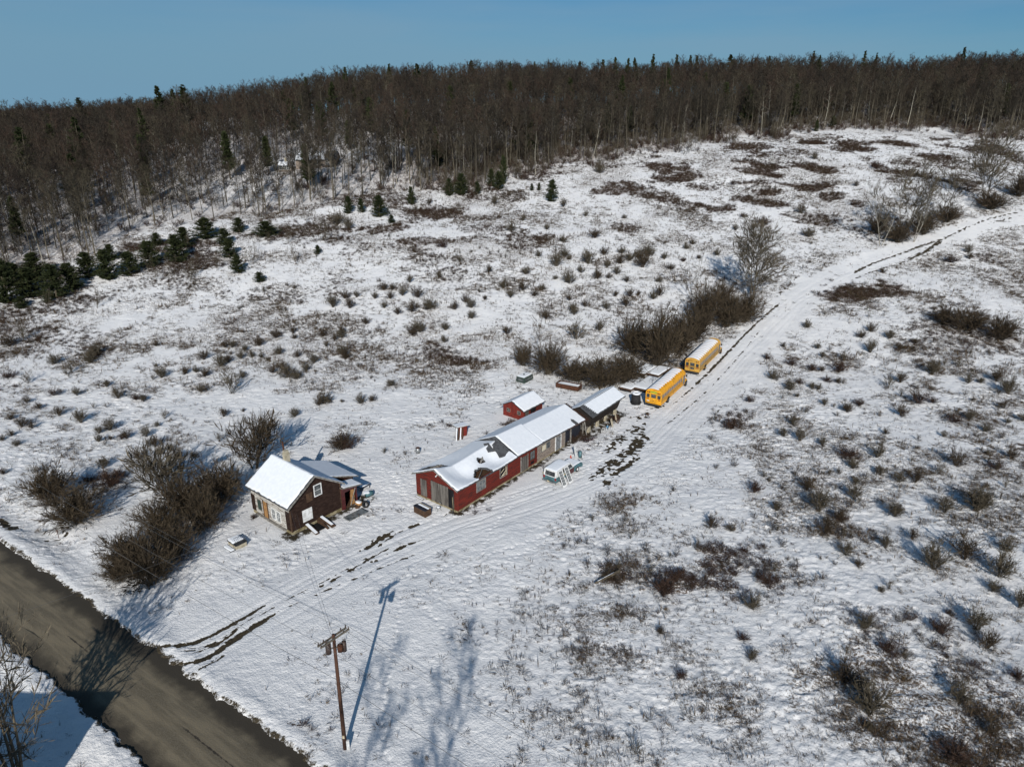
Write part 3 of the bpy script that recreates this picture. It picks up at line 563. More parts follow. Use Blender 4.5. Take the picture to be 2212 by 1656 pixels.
def woods():
    pts = []
    for s in (4.0,):
        for y in np.arange(150, 470, s):
            for x in np.arange(-.80 * y - 20, .80 * y + 20, s): pts.append((x + rnd.uniform(-.5, .5) * s, y + rnd.uniform(-.5, .5) * s))
    for y in np.arange(470, 1500, 11.0):
        for x in np.arange(-.80 * y - 20, -.05 * y, 11.0): pts.append((x + rnd.uniform(-5, 5), y + rnd.uniform(-5, 5)))
    A = np.array(pts); w_ = woods_field(A[:, 0], A[:, 1]); keep = RG.random(len(A)) < np.clip(w_, .0, 1) ** .8 * .93
    keep &= w_ > .12
    A = A[keep]; Z = hz(A[:, 0], A[:, 1]); px, py = to_px(A[:, 0], A[:, 1], Z)
    # drop trees far behind the crest where nothing of them can be seen
    e = np.arctan((828 - np.interp(px, SKY_X, SKY_Y)) / 1532) - PITCH; yc = 53.0 / (.2 - np.tan(e)); vis = A[:, 1] < np.where(px < 420, 1500, yc + 80)
    vis &= (np.abs(px - 1106) < 1300)
    A, Z, px, py = A[vis], Z[vis], px[vis], py[vis]
    edge = np.interp(px, TLx, TLy) - py          # how far behind the front of the woods, in print pixels
    order = np.argsort(edge + RG.random(len(edge)) * 14); inside = [i for i in order if -20 < px[i] < 2232]
    front = set(inside[:225])
    fam = [((px < 700), 'tall leafless grey tree at the front of the left woods behind young pines', 'front trees of the left woods'),
           ((px >= 700) & (px < 1350), 'leafless tree at the front of the middle woods above round green pines', 'front trees of the middle woods'),
           ((px >= 1350), 'leafless tree in the first row of the right woods above the field', 'front trees of the right woods')]
    for i in front:
        b = rnd.random() < (.16 if px[i] > 800 else .05); k = rnd.randrange(2 if b else 6); h = rnd.uniform(.8, 1.12)
        f = [q for q in fam if q[0][i]][0]
        lab, grp = (f[1], f[2]) if not b else (f[1].replace('leafless', 'pale-barked leafless').replace(' grey', ''), f[2].replace('front trees', 'pale birches'))
        plant('birch_tree' if b else 'bare_tree', (BIRCH if b else TREES)[k], (A[i, 0], A[i, 1], Z[i]), rnd.uniform(0, 6.28), (h, h, h), lab, 'tree', grp)
    rest = np.array([i for i in range(len(A)) if i not in front]); P_ = np.stack([A[rest, 0], A[rest, 1], Z[rest]], -1)
    S = []
    for k in range(6): T, B, W = bare_tree(17, rnd.uniform(.12, .2), rnd.uniform(.35, .5), 22, rnd.uniform(.9, 1.2), 6, 8, .026); S.append(src(segs_to_mesh('woods_tree', T + B, [M['wb'], M[('wt1', 'wt3', 'wt1', 'wt2', 'wt1', 'wt2')[k]]], W, 3)))
    for k in range(1): T, B, W = bare_tree(16, .11, .4, 18, .85, 6, 7, .024); S.append(src(segs_to_mesh('woods_birch', T + B, [M['wbirch'], M['wt3']], W, 3)))
    T, B, W = conifer(15, 3.0, 18, 6, 10, .42, .2, .4, .14); S.append(src(segs_to_mesh('woods_conifer', T + B, [M['bark'], M['needle']], W, 3)))
    n = len(P_); u = RG.random(n); ix = np.where(u < .05, 6, np.where(u < .072, 7, RG.integers(0, 6, n)))
    sz = RG.uniform(.70, 1.12, n) + (fbm(P_[:, 0] / 30, P_[:, 1] / 30, 61, 2) - .5) * .4 - .04; sz = np.where(P_[:, 1] > 600, sz * 1.0, sz)
    gn_scatter('bare_woods', P_, S, ('wide brown mass of leafless woods covering the hill up to the skyline', 'woods'), sz, RG.uniform(0, 6.28, n), ix)
    # low brushy undergrowth along the front of the woods
    U = [i for i in range(len(A)) if edge[i] < 90]; Q = []
    for i in U:
        for k in range(5 if px[i] > 950 else 2):
            x, y = A[i, 0] + rnd.uniform(-4, 4), A[i, 1] + rnd.uniform(-9, 3); Q.append((x, y))
    Q = np.array(Q); Sx = [src(segs_to_mesh('undergrowth', B, [M['twig_red']], W, 3)) for B, W in (shrub(H=1, Rr=.9, stems=22, br=5, tw=4, w=.022) for _ in range(3))]
    Sx += [src(segs_to_mesh('undergrowth_stems', T + B, [M['twig_grey']], W, 3)) for T, B, W in (bare_tree(3.2, .02, .1, 9, 1.6, 3, 3, .014, stems=3) for _ in range(2))]
    n = len(Q); gn_scatter('undergrowth', np.stack([Q[:, 0], Q[:, 1], hz(Q[:, 0], Q[:, 1])], -1), Sx, ('low tangled brush growing along the front edge of the woods', 'brush'), RG.uniform(.8, 2.3, n), RG.uniform(0, 6.28, n), RG.integers(0, 5, n))
    print('woods', len(P_), 'under', n)
woods()
def tall_pine(px, top, hpx, label, grp, wid=None, k=None):
    """a pine rising out of the woods; px/top of its tip, height on the print"""
    # walk along the slope until a pine of about 21 m reaches the wanted row
    d = np.array([(px - 1106) / FPX, cP - (top - 828) / FPX * sP, -sP - (top - 828) / FPX * cP]); best = None
    for y in np.arange(215 if hpx > 50 else 260, 520, 2.0):
        t = y / d[1]; z = CAM_H + d[2] * t; x = d[0] * t; h = z - zf(x, y); want = hpx * (y * cP) / FPX
        e = abs(h - 20.5) + (0 if h > 12 else 50) + (0 if float(woods_field(np.array([x]), np.array([y]))[0]) > .85 and float(woods_field(np.array([x]), np.array([y - 16.0]))[0]) > .85 else 100)
        if best is None or e < best[0]: best = (e, x, y, h)
    e, x, y, h = best; h = min(max(h, 14), 27); k = rnd.randrange(4) if k is None else k; s = h / 20.0; sw = s * (wid or 1.0)
    plant('tall_pine', PTALL[k], (x, y, zf(x, y)), rnd.uniform(0, 6.28), (sw, sw, s), label, 'pine', grp)
SK = [(338, 190, 1.3), (372, 197, .9), (393, 188, 1.4), (168, 216, 1.4), (235, 222, 1.3), (632, 178, .9), (660, 171, .8), (707, 167, .9), (727, 160, .8), (745, 150, .9), (840, 142, .8), (900, 142, 1.3), (1018, 135, 1.3), (1102, 137, .7),
      (1155, 138, .7), (1190, 140, .8), (1253, 137, 1.0), (1303, 134, 1.0), (1330, 128, .8), (1358, 130, .8), (1372, 129, .9), (1412, 122, .9), (1463, 122, .9), (1492, 124, .9), (1506, 124, .9), (1580, 122, 1.6), (1663, 125, .9), (1759, 115, .9), (1772, 124, .8), (1870, 114, .8), (1895, 119, .8), (2085, 106, .9), (2130, 116, .7)]
for px, top, wd in SK:
    tall_pine(px, top - 3, 40, 'dark pine tip standing above the skyline of the woods, ' + ('left end' if px < 500 else 'middle stretch' if px < 1300 else 'right stretch'), 'pines on the skyline ' + ('left' if px < 500 else 'middle' if px < 1300 else 'right'), wd)
for px, top, wd, lab in [(150, 335, 1.9, 'broad dark pine rising inside the left woods, nearest to the picture edge'), (158, 255, 1.2, 'dark pine among bare trees on the left slope below the skyline'), (40, 278, 1.3, 'dark pine at the far left edge of the woods below the skyline'),
                         (300, 235, 1.0, 'small green pine crown just under the left skyline'), (650, 205, 1.0, 'dark pine inside the woods under the skyline left of centre'), (715, 178, 1.2, 'green pine among bare crowns right of the skyline group'),
                         (1225, 155, 1.1, 'tall narrow dark pine high in the woods, right of centre'), (1122, 245, 1.7, 'broad dark pine in the middle woods above the round pines'), (1146, 306, 1.5, 'dark pine near the middle front of the woods, darkest of its neighbours'),
                         (878, 238, 1.2, 'dark pine in the middle woods between bare pale trunks'), (942, 332, 1.2, 'dim green pine inside the front of the middle woods'), (1445, 148, .9, 'narrow green pine high in the woods right of centre, under the skyline'), (1345, 165, .9, 'small round pine crown high in the right woods')]:
    tall_pine(px, top, 60, lab, None, wd)
# ------------------------------------------------------------------ young pines in the old field
YP = [('F', 60, 1600, 210, 250), ('F', 200, 1560, 220, 220), ('F', 100, 1490, 170, 170), ('F', 235, 1455, 190, 150), ('F', 360, 1570, 190, 190), ('F', 450, 1515, 190, 190), ('F', 300, 1600, 70, 60), ('F', 140, 1635, 110, 70), ('F', 560, 1440, 180, 160), ('F', 680, 1455, 160, 215), ('F', 700, 1335, 110, 100),
      ('F', 820, 1425, 140, 130), ('F', 950, 1375, 140, 140), ('F', 1120, 1345, 140, 150), ('F', 990, 1240, 80, 70), ('F', 1170, 1250, 120, 110), ('F', 1300, 1195, 150, 110), ('F', 1420, 1235, 100, 90), ('F', 1450, 1315, 110, 100), ('F', 1505, 1415, 95, 100), ('F', 1640, 1470, 80, 55), ('F', 1510, 1155, 90, 80), ('F', 1680, 1180, 160, 80), ('F', 2005, 1295, 50, 50),
      ('D', 345, 1060, 105, 115), ('D', 860, 920, 90, 115), ('D', 785, 928, 65, 95), ('D', 960, 917, 48, 68), ('D', 1430, 962, 85, 115), ('D', 545, 980, 55, 95), ('D', 420, 1098, 50, 45), ('D', 150, 1040, 70, 95), ('D', 230, 1035, 55, 80), ('D', 1050, 870, 60, 95), ('D', 1095, 885, 75, 95), ('D', 1125, 850, 60, 150), ('D', 1305, 893, 28, 38), ('D', 1350, 893, 28, 42), ('E', 890, 600, 32, 60), ('E', 990, 575, 45, 60), ('D', 720, 740, 90, 120)]
for i, (s, x, y, wd, ht) in enumerate(YP):
    px, py = zp(s, x, y); p = gp(px, py - 2); m = perpx(p); k = ZS[s][0]; h = ht * k * m * 1.12; r = wd * k * m / 2 * (1.0 if px < 260 else 1.2); h *= rnd.uniform(.72, 1.0) if px < 260 else 1.0
    if px < 260: lab, grp = 'dense dark green young pine crowding the left edge between field and woods', 'young pines at the left edge'
    elif px < 640: lab, grp = 'bushy young green pine among brown brush below the left woods', 'young pines below the left woods'
    elif (s, x) == ('D', 1430): lab, grp = 'single egg-shaped dark green pine alone on the open snow, right of the middle woods', None
    elif (s, x) == ('D', 345): lab, grp = 'round dark green pine alone in the brown brush, left of the middle woods', None
    elif (s, x) == ('D', 860): lab, grp = 'largest of the round pines in front of the middle woods', None
    elif s == 'E': lab, grp = 'small dark pine where the top of the field meets the right woods', 'small pines at the top of the field'
    else: lab, grp = 'small green pine along the front of the middle woods', 'small pines before the middle woods'
    plant('young_pine', PINE[i % 4], (p.x, p.y, p.z - .05), rnd.uniform(0, 6.28), (r / 1.3, r / 1.3, h / 4.0), lab, 'pine', grp)
# ------------------------------------------------------------------ shrubs placed one by one
SHA = [(65, 340, 110, 'r'), (340, 440, 90, 'r'), (485, 440, 60), (675, 390, 55), (745, 460, 85), (860, 470, 80, 'r'), (905, 480, 50), (375, 570, 85), (510, 615, 105), (245, 525, 60), (170, 490, 55), (70, 600, 70), (140, 640, 100), (205, 650, 65), (75, 700, 55), (105, 770, 65), (15, 730, 55), (625, 685, 65), (700, 665, 95), (625, 740, 60), (700, 725, 45), (800, 715, 90), (765, 720, 60, 'r'), (925, 705, 75), (995, 640, 45), (1040, 590, 70, 's'),
       (985, 770, 95), (880, 850, 95), (1010, 820, 55), (1120, 850, 105), (1075, 800, 60), (1230, 840, 65), (220, 935, 85, 's'), (25, 945, 65), (1385, 735, 65, 's'), (1410, 575, 75), (1535, 545, 32), (1270, 425, 65), (1465, 435, 165, 's'), (1530, 335, 65), (1290, 330, 85), (1240, 300, 55), (1165, 315, 75), (1020, 335, 80), (985, 265, 32), (1290, 220, 85), (1390, 265, 95), (1440, 235, 85), (1520, 215, 62), (1590, 205, 52), (1545, 165, 52), (1420, 140, 62), (1465, 140, 52), (1460, 185, 32),
       (1635, 130, 82), (1760, 190, 72), (1880, 205, 62), (1980, 240, 78), (1930, 290, 72), (1815, 335, 112), (1720, 300, 64), (1690, 225, 32), (1740, 85, 84), (1850, 50, 62), (1860, 90, 52), (2040, 70, 62), (2155, 80, 72), (2160, 190, 82), (2060, 135, 42), (2180, 215, 62), (2015, 505, 72), (2075, 490, 64), (1860, 580, 78), (2160, 490, 32), (990, 135, 47), (450, 300, 84, 's'), (570, 240, 100), (350, 250, 84), (180, 370, 90, 's'), (60, 130, 120), (150, 100, 110, 's'), (610, 190, 90), (2160, 790, 175), (1650, 210, 40), (690, 1020, 190, 'r'), (740, 960, 90, 'r'), (560, 985, 90, 'r'), (650, 900, 90), (1600, 1220, 60, 'r')]
SHB = [(305, 440, 90, 'r'), (430, 350, 50), (490, 480, 110, 'r'), (355, 590, 110), (550, 620, 80, 'r'), (480, 665, 100), (640, 520, 100, 'r'), (710, 525, 60), (830, 530, 140, 'r'), (750, 600, 90, 'r'), (830, 615, 60), (640, 655, 65), (690, 660, 60), (680, 360, 60), (600, 210, 75), (1000, 285, 95), (1075, 240, 95), (1210, 285, 95), (1070, 385, 105), (1285, 370, 62), (1400, 320, 62), (875, 440, 90, 's'), (715, 420, 50), (180, 750, 92, 'r'), (530, 720, 42), (730, 775, 62), (900, 830, 112), (980, 780, 112, 'r'), (1200, 645, 112, 's'), (1290, 605, 105), (1520, 545, 132),
       (1720, 490, 84, 's'), (1790, 610, 74), (1880, 610, 62), (2000, 600, 135), (2080, 690, 145), (2050, 800, 95), (2190, 890, 92), (1420, 760, 180, 'r'), (1530, 760, 92, 'r'), (1300, 855, 112), (1690, 900, 125, 'r'), (1800, 880, 84), (1920, 970, 74), (2080, 910, 52), (1610, 1010, 52), (500, 920, 84), (430, 1010, 92), (550, 1035, 105), (720, 1070, 84), (900, 1160, 180, 'r'), (940, 1235, 105), (1120, 1160, 115), (1410, 1100, 42), (1180, 990, 64), (1140, 1285, 92), (1280, 1340, 105), (1400, 1340, 130), (1575, 1280, 115, 's'), (1700, 1220, 165), (2000, 1245, 135, 'r'), (2110, 1165, 105), (960, 1350, 74), (950, 1460, 125), (210, 1420, 155, 'r'), (600, 1400, 145),
       (690, 1550, 195), (850, 1630, 125), (380, 1555, 84), (1250, 1590, 135), (1620, 1560, 145), (1850, 1550, 205), (60, 950, 150, 'r')]
SHC = [(430, 470, 170, 'R'), (500, 400, 120, 'r'), (950, 420, 110, 'r'), (870, 540, 95), (990, 55, 62, 's'), (1310, 105, 84, 'r'), (1230, 170, 122), (670, 140, 84), (765, 155, 54), (1580, 75, 74), (1980, 45, 135), (1530, 235, 74), (1660, 190, 64), (1330, 270, 92), (1395, 330, 64), (1765, 340, 155), (1920, 290, 175), (2120, 260, 92), (2090, 380, 145), (2060, 450, 84), (1545, 440, 54, 's'), (1505, 455, 42), (1335, 760, 54, 's'), (1540, 750, 135, 'r'), (1430, 640, 112), (1800, 660, 150, 'r'), (1975, 640, 135), (2030, 730, 125), (2190, 530, 105), (825, 690, 84, 'r'), (420, 660, 62), (1325, 900, 165), (1450, 1060, 205), (1895, 990, 135), (2060, 1160, 115), (1860, 1280, 200, 'r'), (520, 880, 84, 'r'), (1450, 1140, 54), (870, 790, 74), (2180, 880, 110, 'r'), (300, 1250, 90, 's'), (1400, 920, 110, 'r'), (1630, 780, 60, 's')]
SHD = [(1735, 780, 74), (1505, 990, 54), (1645, 1050, 42), (1250, 1080, 42), (1400, 1135, 48), (1170, 1145, 74), (1890, 1070, 42), (1460, 1370, 95), (1350, 1310, 54), (1540, 1325, 42), (1660, 1350, 105), (1780, 1370, 54), (1870, 1285, 62), (1760, 1295, 74), (2040, 1300, 100), (1920, 1330, 74), (2000, 1375, 135), (1265, 1415, 62), (1030, 1405, 62), (850, 1335, 42), (1540, 1480, 95), (1370, 1515, 52), (1455, 1450, 42), (1720, 1445, 62), (1790, 1440, 52), (1840, 1415, 62), (1905, 1465, 62), (1830, 1555, 52), (1975, 1550, 42), (1540, 1580, 52), (1250, 1515, 74), (1170, 1560, 62), (1125, 1500, 62), (975, 1530, 32), (925, 1630, 74),
       (585, 1560, 95), (535, 1465, 52), (720, 1440, 52), (490, 1550, 62), (410, 1570, 62), (315, 1570, 52), (200, 1560, 52), (125, 1570, 74), (50, 1625, 92), (155, 1630, 84), (375, 1630, 52), (370, 1515, 74), (430, 1515, 54), (550, 1650, 95), (660, 1640, 112), (820, 1640, 74), (1010, 1575, 42), (1640, 1620, 54), (1900, 1615, 84), (1560, 1640, 54), (2140, 1320, 54), (2180, 1390, 62), (2105, 1470, 54), (2070, 1575, 62), (660, 970, 50), (1070, 975, 60), (740, 1250, 100, 'R'), (80, 1100, 110), (150, 1130, 80), (1700, 1190, 90), (1500, 1210, 60)]
SHP = [(745, 770, 24), (722, 735, 20), (905, 718, 34), (962, 715, 24), (1095, 722, 26), (1245, 735, 50, 's'), (1295, 714, 26), (845, 835, 24), (700, 873, 34), (780, 873, 26), (805, 868, 22), (745, 968, 66, 'r'), (740, 720, 22), (860, 680, 24), (790, 700, 22), (1020, 690, 22), (1180, 690, 26), (1240, 680, 24), (640, 820, 28), (610, 800, 28), (1500, 800, 0), (960, 740, 20), (890, 725, 28), (1005, 655, 24), (1310, 668, 22), (1360, 640, 24), (1155, 640, 20), (1425, 640, 28), (1290, 600, 22), (1340, 570, 26), (1380, 560, 30), (1220, 555, 26), (1255, 590, 20)]
SHE = [(1270, 830, 90, 'R'), (370, 930, 60, 'R'), (880, 770, 50), (430, 1135, 60, 'R'), (800, 1110, 70), (70, 1340, 55), (110, 1310, 50), (50, 1415, 55, 'R'), (150, 1400, 45), (265, 1380, 50), (380, 1215, 50), (840, 1260, 90), (550, 1180, 110, 'R'), (1140, 940, 50), (1860, 1400, 50), (1740, 1420, 110, 'r'), (1310, 1490, 50), (1850, 1360, 60)]
count = {}
def where(px, py):
    """words for the part of the field a shrub stands in"""
    if py < 430 and px > 1200: return 'on the high slope under the right woods'
    if py < 640 and px > 1200: return 'in the far field left of the lane bend' if px < 1780 else 'beside the far lane end'
    if px > 1560 and py < 1000: return 'right of the lane, level with the buses' if px < 1950 else 'at the upper right picture edge'
    if px > 1480 and py < 1180: return 'right of the lane, level with the wagon'
    if px > 1820: return 'near the lower right corner'
    if px > 1250 and py > 1000: return 'in the rough lower right field'
    if px < 260 and py > 700: return 'by the left edge above the road'
    if px < 600 and py > 830: return 'above the dark hedge by the house'
    if px < 700 and py > 700: return 'on the open field above the dark house'
    if py > 840: return 'between the dark house and red shed'
    if px < 700: return 'in the brushy strip below the left woods'
    if py < 640: return 'in the middle field below the middle woods'
    return 'in the wide middle field above the red barn'
def add_shrub(px, py, wpx, kd):
    p = gp(px, py); m = perpx(p); W_ = wpx * m; kind = {'r': 'red', 's': 'sparse', 'R': 'red'}.get(kd) or ('grey' if rnd.random() < .55 else 'brown')
    rr = {'grey': .62, 'brown': .7, 'red': .85, 'sparse': .55}[kind]; sc = W_ / (2 * rr * .93); meshes = SH[kind]
    size = 'small' if W_ < 1.5 else 'medium-sized' if W_ < 2.6 else 'large'; word = {'grey': 'grey-brown fan-shaped', 'brown': 'brown twiggy', 'red': 'dark red-brown spreading', 'sparse': 'thin sparse upright'}[kind]
    wh = where(px, py); hs = sc * (rnd.uniform(.85, 1.1) if kind != 'red' else .8)
    o = bpy.data.objects.new('leafless_shrub', meshes[rnd.randrange(len(meshes))]); put(o); o.location = (p.x, p.y, p.z - .04); o.rotation_euler = (0, 0, rnd.uniform(0, 6.28)); o.scale = (sc, sc, hs)
    tag(o, '%s %s leafless shrub %s' % (size, word, wh), 'shrub', '%s %s shrubs %s' % (size, word, wh)); count['s'] = count.get('s', 0) + 1
for s, L in (('A', SHA), ('B', SHB), ('C', SHC), ('D', SHD), ('P', SHP), ('E', SHE)):
    for q in L:
        if q[2]: x, y = zp(s, q[0], q[1]); add_shrub(x, y, q[2] * ZS[s][0], q[3] if len(q) > 3 else None)
print('shrubs', count)
# ------------------------------------------------------------------ big thickets, hedge and single trees near the buildings
THICK = [  # sheet, base x, base y, width, height, dark?, label
 ('A', 330, 1120, 330, 230, 1, 'large dark thicket on the left beside the road, farther of its pair'), ('A', 500, 1255, 390, 230, 1, 'large dark thicket on the left beside the road, nearer of its pair'),
 ('A', 1400, 1130, 360, 260, 1, 'dark brown thicket close against the front of the old house'), ('A', 1180, 1190, 330, 260, 1, 'dark brown thicket in the middle of the hedge left of the house'), ('A', 1300, 1290, 330, 240, 1, 'dark brown thicket on the house side of the hedge, halfway down'),
 ('A', 1020, 1330, 330, 230, 1, 'dark thicket on the field side of the hedge, halfway down'), ('A', 1110, 1480, 360, 240, 1, 'dark thicket low in the hedge facing the old well'), ('A', 820, 1500, 330, 210, 1, 'spreading thicket at the lower left tip of the hedge'), ('A', 960, 1640, 400, 300, 1, 'broad thicket at the bottom of the hedge nearest the road'), ('A', 760, 1620, 260, 170, 1, 'low outer thicket at the bottom left of the hedge'),
 ('P', 1185, 808, 100, 60, 1, 'brown thicket behind the green camper shell, left half'), ('P', 1245, 822, 90, 44, 1, 'low brown thicket growing behind the long snow-topped bin'), ('P', 1300, 838, 105, 58, 1, 'brown thicket behind the dark slanted crib'), ('P', 1350, 828, 95, 62, 1, 'brown thicket beside the raised snowy beds'), ('P', 1130, 790, 50, 45, 1, 'small brown thicket at the foot of the crooked tree'),
 ('P', 1368, 765, 95, 75, 1, 'dark thicket left of the rear bus, outermost'), ('P', 1420, 795, 100, 110, 1, 'tall dark thicket beside the rear bus windows'), ('P', 1465, 765, 90, 80, 1, 'dark thicket directly behind the rear bus roof'), ('P', 1500, 735, 90, 62, 1, 'dark thicket beyond the rear bus'), ('P', 1520, 700, 80, 80, 1, 'dark thicket under the pair of thin trees'), ('P', 1570, 705, 90, 55, 1, 'dark thicket at the foot of the spreading bare tree, left side'), ('P', 1610, 695, 85, 60, 1, 'dark thicket at the foot of the spreading bare tree, lane side'), ('P', 1560, 660, 70, 40, 0, 'pale thicket behind the spreading bare tree'),
 ('P', 1895, 505, 60, 40, 0, 'brush at the left foot of the birch clump by the lane'), ('P', 1940, 524, 80, 42, 0, 'dark brush in the middle of the birch clump by the lane'), ('P', 1995, 505, 80, 42, 0, 'dark brush on the lane side of the birch clump'), ('P', 2045, 480, 80, 34, 0, 'brush between the birch clump and the far right tree'), ('P', 2140, 452, 110, 34, 0, 'dark brush under the far right tree'), ('P', 2200, 425, 70, 40, 0, 'brush at the right picture edge above the lane'),
 ('P', 2090, 715, 110, 46, 0, 'wide loose grey thicket in the upper right field'), ('P', 2160, 735, 100, 50, 0, 'wide loose grey thicket at the right picture edge'), ('P', 2035, 700, 70, 36, 0, 'grey thicket at the left end of the loose brush in the upper right field')]
for i, (s, x, y, wd, ht, dk, lab) in enumerate(THICK):
    px, py = zp(s, x, y); p = gp(px, py); m = perpx(p); k = ZS[s][0]; sc = wd * k * m / 1.5; h = ht * k * m * 1.05; ms = THK if dk else THG
    o = put(bpy.data.objects.new('thicket', ms[i % len(ms)])); o.location = (p.x, p.y, p.z - .05); o.rotation_euler = (0, 0, rnd.uniform(0, 6.28)); o.scale = (sc, sc * .85, h)
    tag(o, lab, 'thicket')
def special_tree(name, px, py, hpx, args, mt, mtw, label, group=None, H=None):
    p = gp(px, py); m = perpx(p); h = hpx * m * 1.08; T, B, W = bare_tree(h, **args); ms = tree_meshes(name, T, B, W, mt, mtw)
    return plant(name, ms, (p.x, p.y, p.z - .1), rnd.uniform(0, 6.28), 1.0, label, 'tree', group)
special_tree('apple_tree', *zp('A', 1610, 905), 84, dict(r=.11, lo=.18, nprim=24, spread=4.0, nsec=9, ntw=9, tww=.020, stems=5), M['bark'], M['twig_dark'], 'spreading leafless fruit tree directly behind the old house chimney')
special_tree('apple_tree', *zp('A', 1060, 1085), 76, dict(r=.10, lo=.12, nprim=22, spread=5.2, nsec=9, ntw=9, tww=.018, stems=5), M['bark'], M['twig_grey'], 'low spreading leafless fruit tree at the top of the hedge left of the house')
special_tree('bare_tree', 1625, 650, 142, dict(r=.14, lo=.16, nprim=34, spread=2.0, nsec=10, ntw=9, tww=.015, stems=3), M['bark'], M['twig_grey'], 'spreading round-topped bare tree beside the bend of the snowy lane')
special_tree('bare_tree', 1497, 650, 120, dict(r=.07, lo=.2, nprim=12, spread=.7, nsec=5, ntw=5, tww=.014, stems=3), M['bark'], M['twig_grey'], 'slender upright bare tree left of the spreading tree above the buses')
special_tree('bare_tree', 1166, 798, 110, dict(r=.1, lo=.2, nprim=14, spread=1.2, nsec=6, ntw=6, tww=.018, stems=1, lean=.1), M['bark'], M['twig_dark'], 'crooked bare tree behind the green camper shell')
special_tree('bare_tree', 1415, 790, 125, dict(r=.12, lo=.2, nprim=18, spread=1.2, nsec=7, ntw=7, tww=.02, stems=2), M['bark'], M['twig_dark'], 'bare tree standing in the dark thicket beside the rear bus')
for px, py, h, n, sp_, st, lab in [(1902, 532, 140, 'b', .8, 2, 'pale birch at the left of the clump beside the far lane'), (1950, 515, 135, 't', 1.0, 3, 'many-stemmed bare tree in the middle of the far clump'), (1972, 522, 135, 'b', .8, 2, 'pale birch on the lane side of the far clump'), (2028, 475, 110, 't', 1.0, 2, 'bare tree at the right end of the far clump'), (2128, 440, 125, 't', 1.3, 4, 'fan-shaped many-stemmed bare tree at the far right beside the lane'), (2195, 425, 115, 't', .9, 2, 'bare tree at the right picture edge above the lane')]:
    special_tree('birch_tree' if n == 'b' else 'bare_tree', px, py, h, dict(r=.11, lo=.2, nprim=22, spread=sp_ * 1.7, nsec=7, ntw=8, tww=.024, stems=st), M['birch'] if n == 'b' else M['bark'], M['twig_grey'], lab)
# saplings in the brushy strip under the left and middle woods
for i in range(26):
    px = rnd.uniform(90, 760); e = np.interp(px, TLx, TLy); py = e + rnd.uniform(25, 130); p = gp(px, py); h = rnd.uniform(.55, 1.0)
    plant('sapling', SAPL[i % 3], (p.x, p.y, p.z), rnd.uniform(0, 6.28), h, 'slender pale leafless sapling in the brushy strip below the left woods', 'sapling', 'saplings below the left woods')
# roadside tree at the lower left corner and the ones behind the camera that only throw shadows
T, B, W = bare_tree(13.5, r=.13, lo=.2, nprim=16, spread=1.7, nsec=7, ntw=5, tww=.011, stems=7)
plant('roadside_tree', tree_meshes('roadside_tree', T, B, W, M['tanbark'], M['tanbark']), (-34.6, 36.4, -.1), .4, (1.0, 1.0, 1.0), 'big many-stemmed bare tree at the lower left corner, overhanging the road', 'tree')
for i, (x, y, h) in enumerate([(-10.5, 1, 1.55), (-7.0, -3, 1.7)]):
    plant('bare_tree', BIRCH[i], (x, y, 0), i * 2.0, (h, h, h), 'tall bare tree behind the viewer whose shadow falls beside the pole', 'tree', 'trees behind the viewer')
